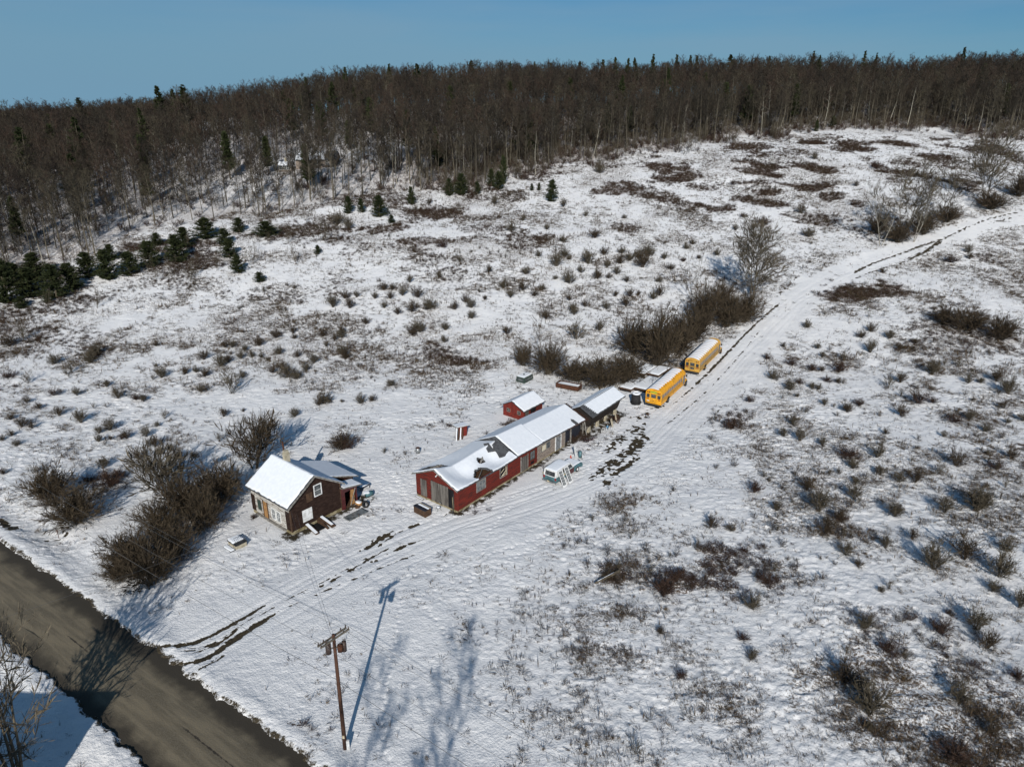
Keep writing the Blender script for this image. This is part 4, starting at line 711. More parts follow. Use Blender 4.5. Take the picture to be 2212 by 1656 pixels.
# ------------------------------------------------------------------ patches of low brush and all the weeds: uncountable
def scatter_low():
    P1 = []
    for (s, x, y, wd, ht, dn) in PATCH:
        cx, cy = zp(s, x, y); k = ZS[s][0]; c = gp(cx, cy); l = gp(cx - wd * k / 2, cy); r_ = gp(cx + wd * k / 2, cy); t_ = gp(cx, cy - ht * k / 2); b_ = gp(cx, cy + ht * k / 2)
        rx = (r_ - l).length / 2 * (1.2 if cy < 560 else 1); ry = (t_ - b_).length / 2 * (1.3 if cy < 560 else 1); area = math.pi * rx * ry; n = int(min(area * 2.3 * dn, 2400) * 2.5)
        for _ in range(n):
            a = rnd.uniform(0, 6.28); q = math.sqrt(rnd.random()) * 1.6; X = c.x + math.cos(a) * rx * q; Y = c.y + math.sin(a) * ry * q
            P1.append((X, Y, rnd.uniform(.35, .8) * min(1.1, .7 + dn * .3), q, dn))
    A = np.array(P1); pv = sstep(1.25, .35, A[:, 3] + WN(A[:, 0], A[:, 1])); A = A[RG.random(len(A)) < pv ** 1.3]
    # stray small bushes between the larger ones
    N2 = 9000; y2 = 60 + RG.random(N2) * 230; x2 = (RG.random(N2) * 2 - 1) * (.78 * y2 + 10); d2 = weed_density(x2, y2) * bfac(x2, y2); cl = fbm(x2 / 14, y2 / 10, 55, 3)
    k2 = (RG.random(N2) < np.clip((cl - .42) * 4, 0, 1) * d2 * .75) & (woods_field(x2, y2) < .3) & (road_d(x2, y2) < -2) & (d2 > .25); x2, y2 = x2[k2], y2[k2]
    A = np.concatenate([A[:, :3], np.stack([x2, y2, RG.uniform(.35, 1.05, len(x2))], -1)]); stray = np.arange(len(A)) >= len(A) - len(x2)
    S1 = [src(segs_to_mesh('low_brush', B, [m], W, 3)) for m, q in ((M['twig_red'], .95), (M['twig_red'], .95), (M['twig'], .95), (M['twig_grey'], .6), (M['twig'], .65)) for B, W in [shrub(H=1.0, Rr=q, stems=18, br=6, tw=4, w=.018, r=.007)]]
    n = len(A); gn_scatter('low_brush', np.stack([A[:, 0], A[:, 1], hz(A[:, 0], A[:, 1]) - .03], -1), S1, ('dark red-brown patches of low brush spread over the snowy fields', 'brush'), A[:, 2], RG.uniform(0, 6.28, n), np.where(stray, RG.integers(2, 5, n), RG.integers(0, 3, n))); print('brush', n, len(x2))
    # weeds: thin stems and grass tufts
    N = 520000; yy = 32 + (RG.random(N) ** 1.25) * 280; xx = (RG.random(N) * 2 - 1) * (.80 * yy + 16)
    d = weed_density(xx, yy) * bfac(xx, yy); wf = woods_field(xx, yy) if True else 0; m = RG.random(N) < (d ** 1.2) * .95 * np.clip((fbm(xx / 3.2, yy / 2.4, 95, 3) - .33) * 4.5, .22, 1.6) * np.where(yy < 110, .85, np.where(yy < 160, 1.4, 2.2))
    m &= ~((road_d(xx, yy) > -.4) & (road_d(xx, yy) < RW + .3)) & (wf < .5)
    xx, yy, d = xx[m], yy[m], d[m]; n = len(xx)
    def tuft(nb, h, sp_, w_, mt):
        W = []
        for _ in range(nb):
            a = rnd.uniform(0, 6.28); b = Vector((math.cos(a), math.sin(a), 0)) * rnd.random() * sp_ * .5; e = b + Vector((math.cos(a) * sp_ * rnd.random(), math.sin(a) * sp_ * rnd.random(), h * rnd.uniform(.5, 1)))
            W.append((*b, *e, w_))
            if rnd.random() < .5: W.append((*b.lerp(e, .6), *(e + rv(.07)), w_ * .8))
        return src(segs_to_mesh('weed_tuft', [], [mt], W, 3))
    S2 = [tuft(10, .34, .30, .016, M['weed']), tuft(8, .46, .30, .014, M['twig_red']), tuft(16, .22, .30, .020, M['grass']), tuft(4, .75, .18, .010, M['weed']), tuft(16, .22, .55, .018, M['twig'])]
    ix = np.array([0, 0, 1, 2, 3, 4, 4, 0])[RG.integers(0, 8, n)]
    gn_scatter('dry_weeds', np.stack([xx, yy, hz(xx, yy) - .02], -1), S2, ('dry weeds and grass stems poking through the snow all over the fields', 'weeds'), RG.uniform(.4, 1.1, n) * np.where(yy > 120, 1.35, 1.0) * (.6 + .9 * fbm(xx / 4, yy / 4, 93, 2)), RG.uniform(0, 6.28, n), ix); print('weeds', n)
scatter_low()
# ------------------------------------------------------------------ built things
def child(p, name, mb, m, smooth=False, label=None):
    o = mb.build(name, m, p, smooth)
    if label: o['label'] = label
    return o
def window(p, cx, cz, wd, ht, plane, out, cols=2, rows=2, frame='white', glass='glass', fw=.08, off=0.0):
    """a window in a wall: plane 'x' = wall of constant x, 'y' = wall of constant y; out = -1/+1 outward side; off = wall coordinate"""
    F = MB(); G = MB(); d = .05 * out
    def bx(m, u0, u1, z0, z1, a, b):
        a, b = min(a, b), max(a, b)
        m.box(*( (off + a, off + b, u0, u1) if plane == 'x' else (u0, u1, off + a, off + b)), z0, z1)
    u0, u1, z0, z1 = cx - wd / 2, cx + wd / 2, cz - ht / 2, cz + ht / 2
    bx(F, u0 - fw, u0, z0 - fw, z1 + fw, -d, d); bx(F, u1, u1 + fw, z0 - fw, z1 + fw, -d, d); bx(F, u0, u1, z1, z1 + fw, -d, d); bx(F, u0, u1, z0 - fw, z0, -d, d * 1.4)
    for i in range(1, cols): u = u0 + wd * i / cols; bx(F, u - .025, u + .025, z0, z1, 0, d * .8)
    for i in range(1, rows): z = z0 + ht * i / rows; bx(F, u0, u1, z - .022, z + .022, 0, d * .75)
    bx(G, u0 + .003, u1 - .003, z0 + .003, z1 - .003, d * .1, d * .45)
    f = child(p, 'window', F, M[frame]); child(f, 'pane', G, M[glass]); return f
def snow_sheet(fz, x0, x1, y0, y1, nx, ny, name='snow', thick=.09, holes=None, parent=None, edge=.10, seed=0, mat_='snow', under=.02, eave=True):
    """a blanket of snow following roof height fz(x,y), ragged at its rim"""
    xs = np.linspace(x0, x1, nx); ys = np.linspace(y0, y1, ny); X, Y = np.meshgrid(xs, ys, indexing='ij')
    ex = np.minimum(X - x0, x1 - X); ey = np.minimum(Y - y0, y1 - Y); e = np.minimum(ex, ey)
    jx = (vnoise(X * 3 + seed, Y * 3, 3) - .5) * edge; jy = (vnoise(X * 3, Y * 3 + seed, 4) - .5) * edge
    rim = np.clip(e / .12, 0, 1) ** .5; ri = 1 - np.clip(e / .3, 0, 1); jx = jx * ri; jy = jy * ri
    f2 = fz if fz.__code__.co_argcount == 2 else (lambda p, q: fz(p))
    Z = np.vectorize(f2)(X, Y) + under + thick * rim * (.95 + .1 * vnoise(X * .9 + seed, Y * .9, 7)) + (vnoise(X * 6, Y * 6, 9) - .5) * .008
    r, c = X.shape; V = np.stack([X + jx, Y + jy, Z], -1).reshape(-1, 3); i = np.arange(r * c).reshape(r, c)
    f = np.stack([i[:-1, :-1], i[1:, :-1], i[1:, 1:], i[:-1, 1:]], -1).reshape(-1, 4)
    if holes is not None:
        cx = (X[:-1, :-1] + X[1:, 1:]).reshape(-1) / 2; cy = (Y[:-1, :-1] + Y[1:, 1:]).reshape(-1) / 2; k = np.array([not holes(a, b) for a, b in zip(cx, cy)]); f = f[k]
    o = bpy.data.objects.new(name, np_mesh(name, V, f, [M[mat_]], True)); return put(o, parent)
# ---- the old house
def old_house():
    h = empty('abandoned_house', (-24.94, 69.07, 0), R(50.5), 'abandoned house with dark shingled gable, peeling white front and snowy roof', 'house')
    L = 8.0; Wd = 7.0; rz = lambda x: 3.66 + .68 * (x + .35) if x < 3.5 else 6.28 - .66 * (x - 3.5)
    # walls
    child(h, 'foundation', MB().box(.04, Wd - .04, .04, L - .04, -.4, .42), M['stone'])
    g = [(0, 0, .42), (Wd, 0, .42), (Wd, 0, rz(Wd) - .06), (3.5, 0, rz(3.5) - .06), (0, 0, rz(0) - .06)]
    child(h, 'gable_wall', MB().prism(g, (0, .12, 0)), M['shingle'], label='dark brown shingled gable wall')
    child(h, 'far_gable_wall', MB().prism([(a, L - .12, c) for a, b, c in g], (0, .12, 0)), M['shingle'])
    child(h, 'front_wall', MB().box(0, .12, .122, L - .122, .42, rz(0) - .06), M['clap'], label='front wall of peeling white clapboard')
    child(h, 'rear_wall', MB().box(Wd - .12, Wd, .122, L - .122, .42, rz(Wd) - .06), M['shingle'])
    m = MB(); m.box(-.022, -.003, -.02, .95, .45, 2.9); m.box(-.022, -.003, 7.2, 8.02, .45, 2.6); child(h, 'corner_shingles', m, M['shingle'])
    m = MB(); m.box(-.05, -.026, -.05, .09, .4, 3.6); m.box(-.024, .09, -.05, -.003, .4, 3.62); m.box(Wd - .1, Wd + .05, -.05, -.003, .4, 3.7); child(h, 'corner_board', m, M['brownwood'])
    child(h, 'ledge', MB().box(-.30, -.004, 1.0, 6.9, .28, .40), M['trim'])
    # roof with snow
    T = .14; A = MB()
    for xa, xb in ((-.42, 3.5), (3.5, 7.45)):
        za, zb = rz(xa), rz(xb); A.prism([(xa, -.35, za), (xb, -.35, zb), (xb, -.35, zb - T), (xa, -.35, za - T)], (0, L + .7, 0))
    rf = child(h, 'roof', A, M['roofing'])
    snow_sheet(rz, -.36, 3.50, -.12, L + .26, 40, 60, 'roof_snow', .10, None, rf, .14, 1); snow_sheet(rz, 3.50, 7.40, -.28, L + .26, 40, 60, 'roof_snow', .07, None, rf, .08, 2)
    m = MB()
    for xa, xb in ((-.44, 3.5), (3.5, 7.47)):
        za, zb = rz(xa), rz(xb); m.prism([(xa, -.39, za + .02), (xb, -.39, zb + .02), (xb, -.39, zb - .2), (xa, -.39, za - .2)], (0, .037, 0))
    child(rf, 'barge_board', m, M['trim'])
    # windows and doors
    window(h, 3.9, 4.2, .85, 1.25, 'y', -1, 1, 2, 'white', 'glass', .12)
    b = MB().box(1.55, 2.85, -.07, -.01, .95, 2.45); child(h, 'window_board', b, M['white'], label='white board over the lower gable window')
    for c in (3.42, 2.42): window(h, c, 1.5, .62, 1.25, 'x', -1, 2, 2, 'white', 'paleglass', .13)
    w_ = window(h, 6.25, 1.65, .7, 1.3, 'x', -1, 1, 1, 'trim', 'glass', .08); child(w_, 'shutter', MB().box(-.09, -.055, 5.95, 6.55, 1.05, 2.25), M['green'])
    child(h, 'door', MB().box(-.06, -.01, 4.62, 5.35, .42, 2.5), M['ply'], label='bare plywood front door'); child(h, 'door_jamb', MB().box(-.08, -.003, 5.352, 5.52, .42, 2.6), M['brownwood']); child(h, 'door_jamb', MB().box(-.08, -.003, 4.5, 4.618, .42, 2.6), M['brownwood'])
    m = MB(); m.box(2.3, 3.1, -.035, -.004, 3.2, 4.3); child(h, 'loose_boards', m, M['brownwood'])
    # chimney and stove pipe
    zz = rz(3.9); c = MB().box(3.55, 4.15, 5.35, 5.95, zz - .3, zz + 1.0); c.box(3.5, 4.2, 5.3, 6.0, zz + 1.0, zz + 1.1); c.box(3.6, 4.1, 5.4, 5.9, zz + 1.1, zz + 1.45); child(h, 'chimney', c, M['conc'])
    child(h, 'stovepipe', MB().cyl((4.1, 6.3, zz - .4), (4.0, 6.35, zz + 2.35), .11, .11, 10), M['rust'])
    # rear lean-to and side porch
    ez = lambda x: 4.15 - .38 * (x - 6.7)
    child(h, 'lean_to_wall', MB().prism([(7.0, 2.2, 0), (10.6, 2.2, 0), (10.6, 2.2, ez(10.6) - .1), (7.0, 2.2, ez(7.0) - .1)], (0, 5.6, 0)), M['shingle'])
    A = MB().prism([(6.6, 1.6, ez(6.6)), (11.0, 1.6, ez(11)), (11.0, 1.6, ez(11) - .12), (6.6, 1.6, ez(6.6) - .12)], (0, 6.5, 0)); lr = child(h, 'lean_to_roof', A, M['trim'])
    snow_sheet(ez, 6.5, 10.97, 1.64, 8.05, 40, 50, 'roof_snow', .07, None, lr, .08, 3)
    pz = lambda x: 3.15 - .20 * (x - 7)
    A = MB().prism([(6.9, -.5, pz(6.9)), (9.9, -.5, pz(9.9)), (9.9, -.5, pz(9.9) - .1), (6.9, -.5, pz(6.9) - .1)], (0, 2.05, 0)); pr = child(h, 'porch_roof', A, M['trim']); snow_sheet(pz, 7.15, 9.86, -.42, 1.5, 26, 20, 'roof_snow', .07, None, pr, .1, 4)
    m = MB(); m.box(7.0, 7.5, -.1, 0, 0, 2.9); m.box(9.1, 9.3, -.1, .02, 0, 2.65); m.box(7.502, 9.098, -.1, 0, 2.25, 2.8); m.box(9.2, 9.3, .022, 2.2, 0, 2.6); child(h, 'porch_wall', m, M['maroon'])
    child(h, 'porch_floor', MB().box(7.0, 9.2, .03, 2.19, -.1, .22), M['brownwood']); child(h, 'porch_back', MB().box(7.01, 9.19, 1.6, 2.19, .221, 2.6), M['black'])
    m = MB(); m.prism([(8.25, -.03, .2), (8.95, -.03, .2), (8.95, -.03, 2.1), (8.45, -.03, 2.25)], (0, .05, 0)); child(h, 'porch_board', m, M['ply'])
    m = MB(); m.bar((8.2, -.14, .2), (9.05, -.14, 2.3), .05); m.bar((9.0, -.16, .1), (8.6, -.16, 1.4), .04); child(h, 'leaning_stick', m, M['trim'])
    # cellar hatch
    m = MB(); m.prism([(2.0, -.02, .5), (2.0, -1.9, -.02), (2.0, -1.9, -.25), (2.0, -.02, -.25)], (.25, 0, 0)); m.prism([(3.35, -.02, .55), (3.35, -2.0, .02), (3.35, -2.0, -.25), (3.35, -.02, -.25)], (.25, 0, 0)); ch = child(h, 'cellar_hatch', m, M['brownwood'])
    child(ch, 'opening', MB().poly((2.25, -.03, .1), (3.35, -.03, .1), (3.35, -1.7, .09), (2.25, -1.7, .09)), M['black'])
    m = MB(); m.prism([(1.72, -.02, .62), (1.72, -2.0, .10), (1.72, -2.0, 0), (1.72, -.02, .5)], (.5, 0, 0)); m.prism([(3.6, -.02, .66), (3.8, -2.2, .12), (3.8, -2.2, 0), (3.6, -.02, .5)], (.55, 0, 0)); dl = child(ch, 'hatch_door', m, M['brownwood'])
    m = MB(); m.prism([(1.74, -.1, .66), (1.74, -1.9, .17), (1.74, -1.9, .11), (1.74, -.1, .60)], (.34, 0, 0)); m.prism([(3.78, -.1, .72), (3.95, -1.9, .24), (3.95, -1.9, .17), (3.78, -.1, .64)], (.3, 0, 0)); child(dl, 'snow_strip', m, M['snow'])
old_house()
# ---- the long red barn
def barn():
    b = empty('red_barn', (-6.5, 73.9, 0), R(52.1), 'long low red barn with caved-in snowy roof and grey block middle', 'barn')
    W_ = 6.9; rx = 3.45
    EX = [-1, 0, 2, 3.5, 5, 8, 11, 11.49, 11.5, 16, 22, 28.6]; EZ = [3.15, 3.15, 3.08, 3.05, 3.0, 2.92, 3.0, 3.05, 3.05, 2.9, 2.7, 2.42]
    RX = [-1, 0, 1.5, 3, 5, 8, 11.3, 11.49, 11.5, 17.19, 17.2, 23, 28.6]; RZ = [4.85, 4.8, 4.25, 3.9, 3.95, 4.1, 4.15, 4.2, 4.85, 4.6, 4.35, 4.1, 4.0]
    def ez(a): return float(np.interp(a, EX, EZ))
    def rzz(a): return float(np.interp(a, RX, RZ))
    def roof(a, c):
        e = ez(a); r = rzz(a); t = min(1, abs(c - rx) / (rx + .35)); z = r + (e - r) * t
        if c < rx and a < 11.5:     # near slope hangs in a curve and is broken down between 6 and 11 m
            z -= .55 * math.sin(math.pi * min(1, t)) * (math.exp(-((a - 3.2) / 2.2) ** 2) + 1.0 * math.exp(-((a - 8.3) / 2.0) ** 2))
        if c > rx and a < 11.5: z -= .15 * math.sin(math.pi * t) * math.exp(-((a - 4) / 3) ** 2)
        return z
    def hole(a, c):
        n = .35 * math.sin(a * 7.3 + c * 3.1) * .4
        if c > 4.1 + n and .15 < a < 2.9 and c < 6.4 and abs(c - (6.2 - .45 * a)) < .85 + n: return True
        if 3.7 < a < 6.4 + n and -.1 < c < 1.9 - .1 * a + n and c < 1.6 - abs(a - 5.2) * .7: return True
        if 6.4 < a < 7.4 and 1.9 < c < 2.5 + n: return True
        return False
    # walls: near long wall in three cladding sections, far wall, ends
    def wall_y(y, x0, x1, m, name, lab=None, zb=.25):
        xs = np.linspace(x0, x1, max(2, int((x1 - x0) / .8))); top = [(x, y, ez(x) - .12) for x in reversed(xs)]
        return child(b, name, MB().prism([(x0, y, zb), (x1, y, zb)] + top, (0, .12, 0)), m, label=lab)
    wall_y(0, 0, 8.05, M['red'], 'red_wall'); wall_y(0, 9.55, 16.15, M['red'], 'red_wall'); child(b, 'wall_below_opening', MB().box(8.052, 9.548, 0, .12, .25, 1.25), M['red'])
    wall_y(0, 16.16, 22.9, M['block'], 'block_wall', 'grey-brown blocky middle section')
    wall_y(6.78, 0, 28.1, M['red'], 'rear_wall'); child(b, 'foundation', MB().box(.03, 22.9, .03, 6.87, -.4, .25), M['stone'])
    e = [(0, .122, .25), (0, 6.778, .25), (0, 6.778, 3.0), (0, rx, 4.62), (0, .122, 3.0)]
    child(b, 'front_wall', MB().prism(e, (.12, 0, 0)), M['red']); child(b, 'partition', MB().prism([(22.78, p[1], p[2] - .5) for p in e], (.12, 0, 0)), M['navy'])
    child(b, 'end_wall', MB().box(28.0, 28.1, 1.6, 6.77, 0, 2.9), M['navy']); child(b, 'tarp_wall', MB().box(23.0, 27.9, .55, .6, .0, 2.35), M['navy'], label='dark tarp closing the open bay')
    child(b, 'corner_board', MB().box(-.03, .16, -.03, -.002, .22, 3.0), M['redplain'])
    m = MB()
    for x in (23.0, 24.6, 27.9): child(b, 'bay_post', MB().box(x - .09, x + .09, .05, .2, 0, ez(x) - .14), M['trim'])
    child(b, 'leaning_post', MB().bar((27.85, -.6, 0), (27.85, -.1, 2.3), .09), M['trim'])
    # front openings
    child(b, 'sliding_door', MB().box(-.10, -.02, 1.45, 4.25, .3, 3.0), M['greywood'], label='grey weathered plank sliding door'); child(b, 'small_door', MB().box(-.09, -.02, 5.05, 6.05, .4, 2.7), M['greywood'])
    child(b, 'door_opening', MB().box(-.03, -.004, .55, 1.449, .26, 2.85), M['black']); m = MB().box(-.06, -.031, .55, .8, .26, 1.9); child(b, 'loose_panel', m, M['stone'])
    child(b, 'door_post', MB().bar((-.75, .15, -.1), (-.3, .35, 2.6), .05), M['blackp'])
    child(b, 'yard_lamp', MB().cyl((-.35, rx - .3, 4.0), (-.05, rx - .3, 4.1), .09, .06, 8), M['white'])
    # side windows and doors
    window(b, 4.35, 1.9, 1.6, 1.25, 'y', -1, 3, 2, 'trim', 'paleglass', .1)
    f = window(b, 8.8, 1.9, 1.35, 1.25, 'y', -1, 1, 1, 'trim', 'black', .1); m = MB(); m.bar((8.3, -.05, 1.35), (9.2, -.06, 1.9), .05); m.bar((9.3, -.06, 1.3), (9.25, -.05, 2.5), .06); m.bar((8.5, -.05, 1.4), (9.3, -.07, 1.5), .06); m.bar((8.2, -.04, 1.9), (8.9, -.05, 2.3), .04); child(f, 'broken_boards', m, M['wood'])
    child(b, 'plank_door', MB().box(12.55, 13.95, -.07, -.01, .2, 2.3), M['greywoodx']); child(b, 'door_jamb', MB().box(12.40, 12.545, -.09, -.003, .2, 2.45), M['trim']); child(b, 'door_jamb', MB().box(13.955, 14.05, -.09, -.003, .2, 2.45), M['trim'])
    window(b, 15.05, 1.75, .95, 1.15, 'y', -1, 2, 2, 'brownwood', 'paleglass', .09)
    child(b, 'small_hatch', MB().box(14.7, 15.35, -.04, -.004, .45, .85), M['black'])
    f = window(b, 18.1, 1.85, 2.1, .85, 'y', -1, 2, 1, 'trim', 'glass', .09); child(f, 'curtain', MB().box(17.2, 18.2, -.055, -.03, 1.45, 2.25), M['cream'])
    child(b, 'white_door', MB().box(20.55, 21.75, -.07, -.01, .25, 2.25), M['steel']); child(b, 'door_jamb', MB().box(20.42, 20.548, -.1, -.003, .2, 2.38), M['white']); child(b, 'door_jamb', MB().box(21.752, 21.87, -.1, -.003, .2, 2.38), M['white'])
    # roof shell
    def shell(x0, x1, nx, nm):
        xs = np.linspace(x0, x1, nx); ys = np.concatenate([np.linspace(-.35, rx, 22), np.linspace(rx, 7.25, 22)[1:]]); X, Y = np.meshgrid(xs, ys, indexing='ij'); Z = np.vectorize(roof)(X, Y); r, c = X.shape; i = np.arange(r * c).reshape(r, c)
        f = np.stack([i[:-1, :-1], i[1:, :-1], i[1:, 1:], i[:-1, 1:]], -1).reshape(-1, 4); cx = ((X[:-1, :-1] + X[1:, 1:]) / 2).reshape(-1); cy = ((Y[:-1, :-1] + Y[1:, 1:]) / 2).reshape(-1); k = np.array([not hole(p, q) for p, q in zip(cx, cy)]); f = f[k]
        V = np.stack([X, Y, Z], -1).reshape(-1, 3); o = bpy.data.objects.new(nm, np_mesh(nm, V, f, [M['roofing']])); put(o, b); md = o.modifiers.new('thickness', 'SOLIDIFY'); md.thickness = .11; md.offset = -1; return o
    r1 = shell(-.35, 11.45, 60, 'sagging_roof'); r2 = shell(11.52, 17.18, 20, 'middle_roof'); r3 = shell(17.22, 28.35, 30, 'far_roof')
    def hs(a, c): return hole(a - .12, c) or hole(a + .12, c) or hole(a, c + .14) or hole(a, c - .14) or (9.9 < a and 1.0 < c < 3.2 and a - 9.7 > abs(c - 2.3) * .8)
    snow_sheet(roof, -.28, 11.42, -.28, 7.2, 100, 70, 'roof_snow', .11, hs, r1, .12, 5); snow_sheet(roof, 11.5, 17.2, -.28, 7.2, 50, 60, 'roof_snow', .10, None, r2, .1, 6)
    snow_sheet(roof, 17.25, 28.0, -.22, 7.2, 90, 60, 'roof_snow', .07, lambda a, c: (25.2 < a < 26.0 and c < .9 - abs(a - 25.6)), r3, .12, 7)
    m = MB()
    for k in range(16):
        c = 3.4 - k * .25; z = roof(28.3, c); m.cyl((27.85, c, z + .03), (28.5, c, z + .02), .06, .06, 6)
    for k in range(16): x = 23.2 + k * .33; m.cyl((x, -.45, ez(x) - .02), (x, -.1, ez(x) + .06), .05, .05, 6)
    child(r3, 'rusty_roof_edge', m, M['rust'])
    # exposed gable of the middle roof and the fallen shingle slab
    m = MB(); m.poly((11.51, -.3, 2.75), (11.51, 7.1, 2.85), (11.51, rx, 4.82)); child(r2, 'gable_boards', m, M['roofing'])
    m = MB(); m.prism([(9.35, 1.1, 3.25), (11.45, .35, 3.12), (11.47, 3.2, 4.5), (10.2, 3.0, 4.2)], (0, 0, .07)); m.prism([(8.9, 2.6, 3.75), (9.8, 2.2, 3.7), (10.2, 3.6, 4.3), (9.5, 3.9, 4.35)], (0, .03, .06)); child(b, 'fallen_roof_slab', m, M['roofing'])
    m = MB(); m.prism([(6.5, 1.9, 3.2), (7.6, 2.3, 3.45), (7.6, 2.45, 3.75), (6.9, 2.2, 3.5)], (0, .05, 0)); m.bar((.6, 5.3, 3.7), (2.8, 4.8, 3.75), .05); m.bar((.8, 6.1, 3.35), (2.3, 4.6, 4.1), .05); m.bar((4.2, .2, 3.0), (6.0, 1.2, 3.0), .05); child(b, 'broken_rafter', m, M['trim'])
    child(b, 'hay_and_rubble', MB().box(.4, 11, .4, 6.5, .3, 2.1), M['brownwood'])
    m = MB(); m.bar((-.36, -.37, ez(0) - .1), (-.36, rx, 4.75), .07); m.bar((-.36, rx, 4.75), (-.36, 7.27, ez(0) - .1), .07); child(r1, 'barge_board', m, M['trim'])
barn()
# ---- small red shed
def small_shed():
    p = gp(1131.5, 910.8); s = empty('red_shed', (p.x, p.y, p.z), R(52), 'small red gabled shed with snowy roof standing behind the long barn', 'shed'); Lx, Wy = 4.9, 4.1; rx = 2.05
    rz = lambda y: 3.0 - .52 * abs(y - rx)
    e = [(0, 0, 0), (0, Wy, 0), (0, Wy, rz(Wy) - .08), (0, rx, rz(rx) - .08), (0, 0, rz(0) - .08)]
    child(s, 'front_wall', MB().prism(e, (.1, 0, 0)), M['redplain']); child(s, 'far_wall', MB().prism([(Lx - .1, a[1], a[2]) for a in e], (.1, 0, 0)), M['redplain'])
    child(s, 'side_wall', MB().box(.102, Lx - .102, 0, .1, 0, rz(0) - .08), M['red']); child(s, 'side_wall', MB().box(.102, Lx - .102, Wy - .1, Wy, 0, rz(0) - .08), M['red'])
    A = MB()
    for a, c in ((-.35, rx), (rx, Wy + .35)): A.prism([(-.4, a, rz(a)), (-.4, c, rz(c)), (-.4, c, rz(c) - .1), (-.4, a, rz(a) - .1)], (Lx + .8, 0, 0))
    r = child(s, 'roof', A, M['roofing']); snow_sheet(lambda x, y: rz(y), -.34, Lx + .34, -.28, rx, 40, 24, 'roof_snow', .09, None, r, .1, 8); snow_sheet(lambda x, y: rz(y), -.34, Lx + .34, rx, Wy + .28, 40, 24, 'roof_snow', .07, None, r, .08, 9)
    child(s, 'door', MB().box(.35, 1.2, -.05, -.005, .05, 1.75), M['greywoodx']); child(s, 'shutter_opening', MB().box(1.7, 3.1, -.04, -.005, .75, 1.65), M['black'])
    window(s, .95, 1.15, .55, .5, 'x', -1, 2, 2, 'trim', 'black', .06); window(s, 3.0, 1.15, .55, .5, 'x', -1, 2, 2, 'trim', 'black', .06)
small_shed()
# ---- dark crib on posts
def crib():
    s = empty('corn_crib', (11.4, 96.5, zf(11.4, 96.5)), R(54), 'dark slant-sided wooden crib on pale concrete posts beside the barn end', 'crib'); L = 9.3
    zb = .95; ze = 3.2; zp_ = 4.15; y0, y1 = 0, 2.4; t0, t1 = -.75, 3.15; rx = 1.2
    e = [(0, y0, zb), (0, y1, zb), (0, t1, ze), (0, rx, zp_ - .1), (0, t0, ze)]
    child(s, 'slatted_body', MB().prism([(.15, b_, c) for a, b_, c in e], (L - .3, 0, 0)), M['blackw'])
    child(s, 'gable_frame', MB().prism([(.0, b_, c) for a, b_, c in e], (.14, 0, 0)), M['blackw'])
    child(s, 'hanging_floor', MB().prism([(-.9, -.15, .72), (-.9, 1.1, .78), (-.02, 1.3, 1.0), (-.02, -.05, .95)], (0, 0, .07)), M['greywood'])
    A = MB(); rz = lambda y: 4.25 - .52 * abs(y - rx)
    for a, c in ((-1.1, rx), (rx, 3.5)): A.prism([(-.75, a, rz(a)), (-.75, c, rz(c)), (-.75, c, rz(c) - .08), (-.75, a, rz(a) - .08)], (L + 1.1, 0, 0))
    r = child(s, 'roof', A, M['roofing']); snow_sheet(lambda x, y: rz(y), -.2, L + .3, -1.0, rx - .08, 60, 30, 'roof_snow', .06, lambda a, c: a < .25 + .4 * math.sin(c * 23) * .4 + (rx - c) * .22, r, .1, 10); snow_sheet(lambda x, y: rz(y), -.7, L + .3, rx, 3.45, 60, 30, 'roof_snow', .07, None, r, .06, 11)
    for x in (.4, 3.0, 5.6, 8.6):
        for y in (.15, 2.2): child(s, 'post', MB().hexa([(x - .38, y - .2, -.6), (x + .38, y - .2, -.6), (x + .38, y + .2, -.6), (x - .38, y + .2, -.6), (x - .24, y - .13, zb - .01), (x + .24, y - .13, zb - .01), (x + .24, y + .13, zb - .01), (x - .24, y + .13, zb - .01)]), M['conc'])

crib()
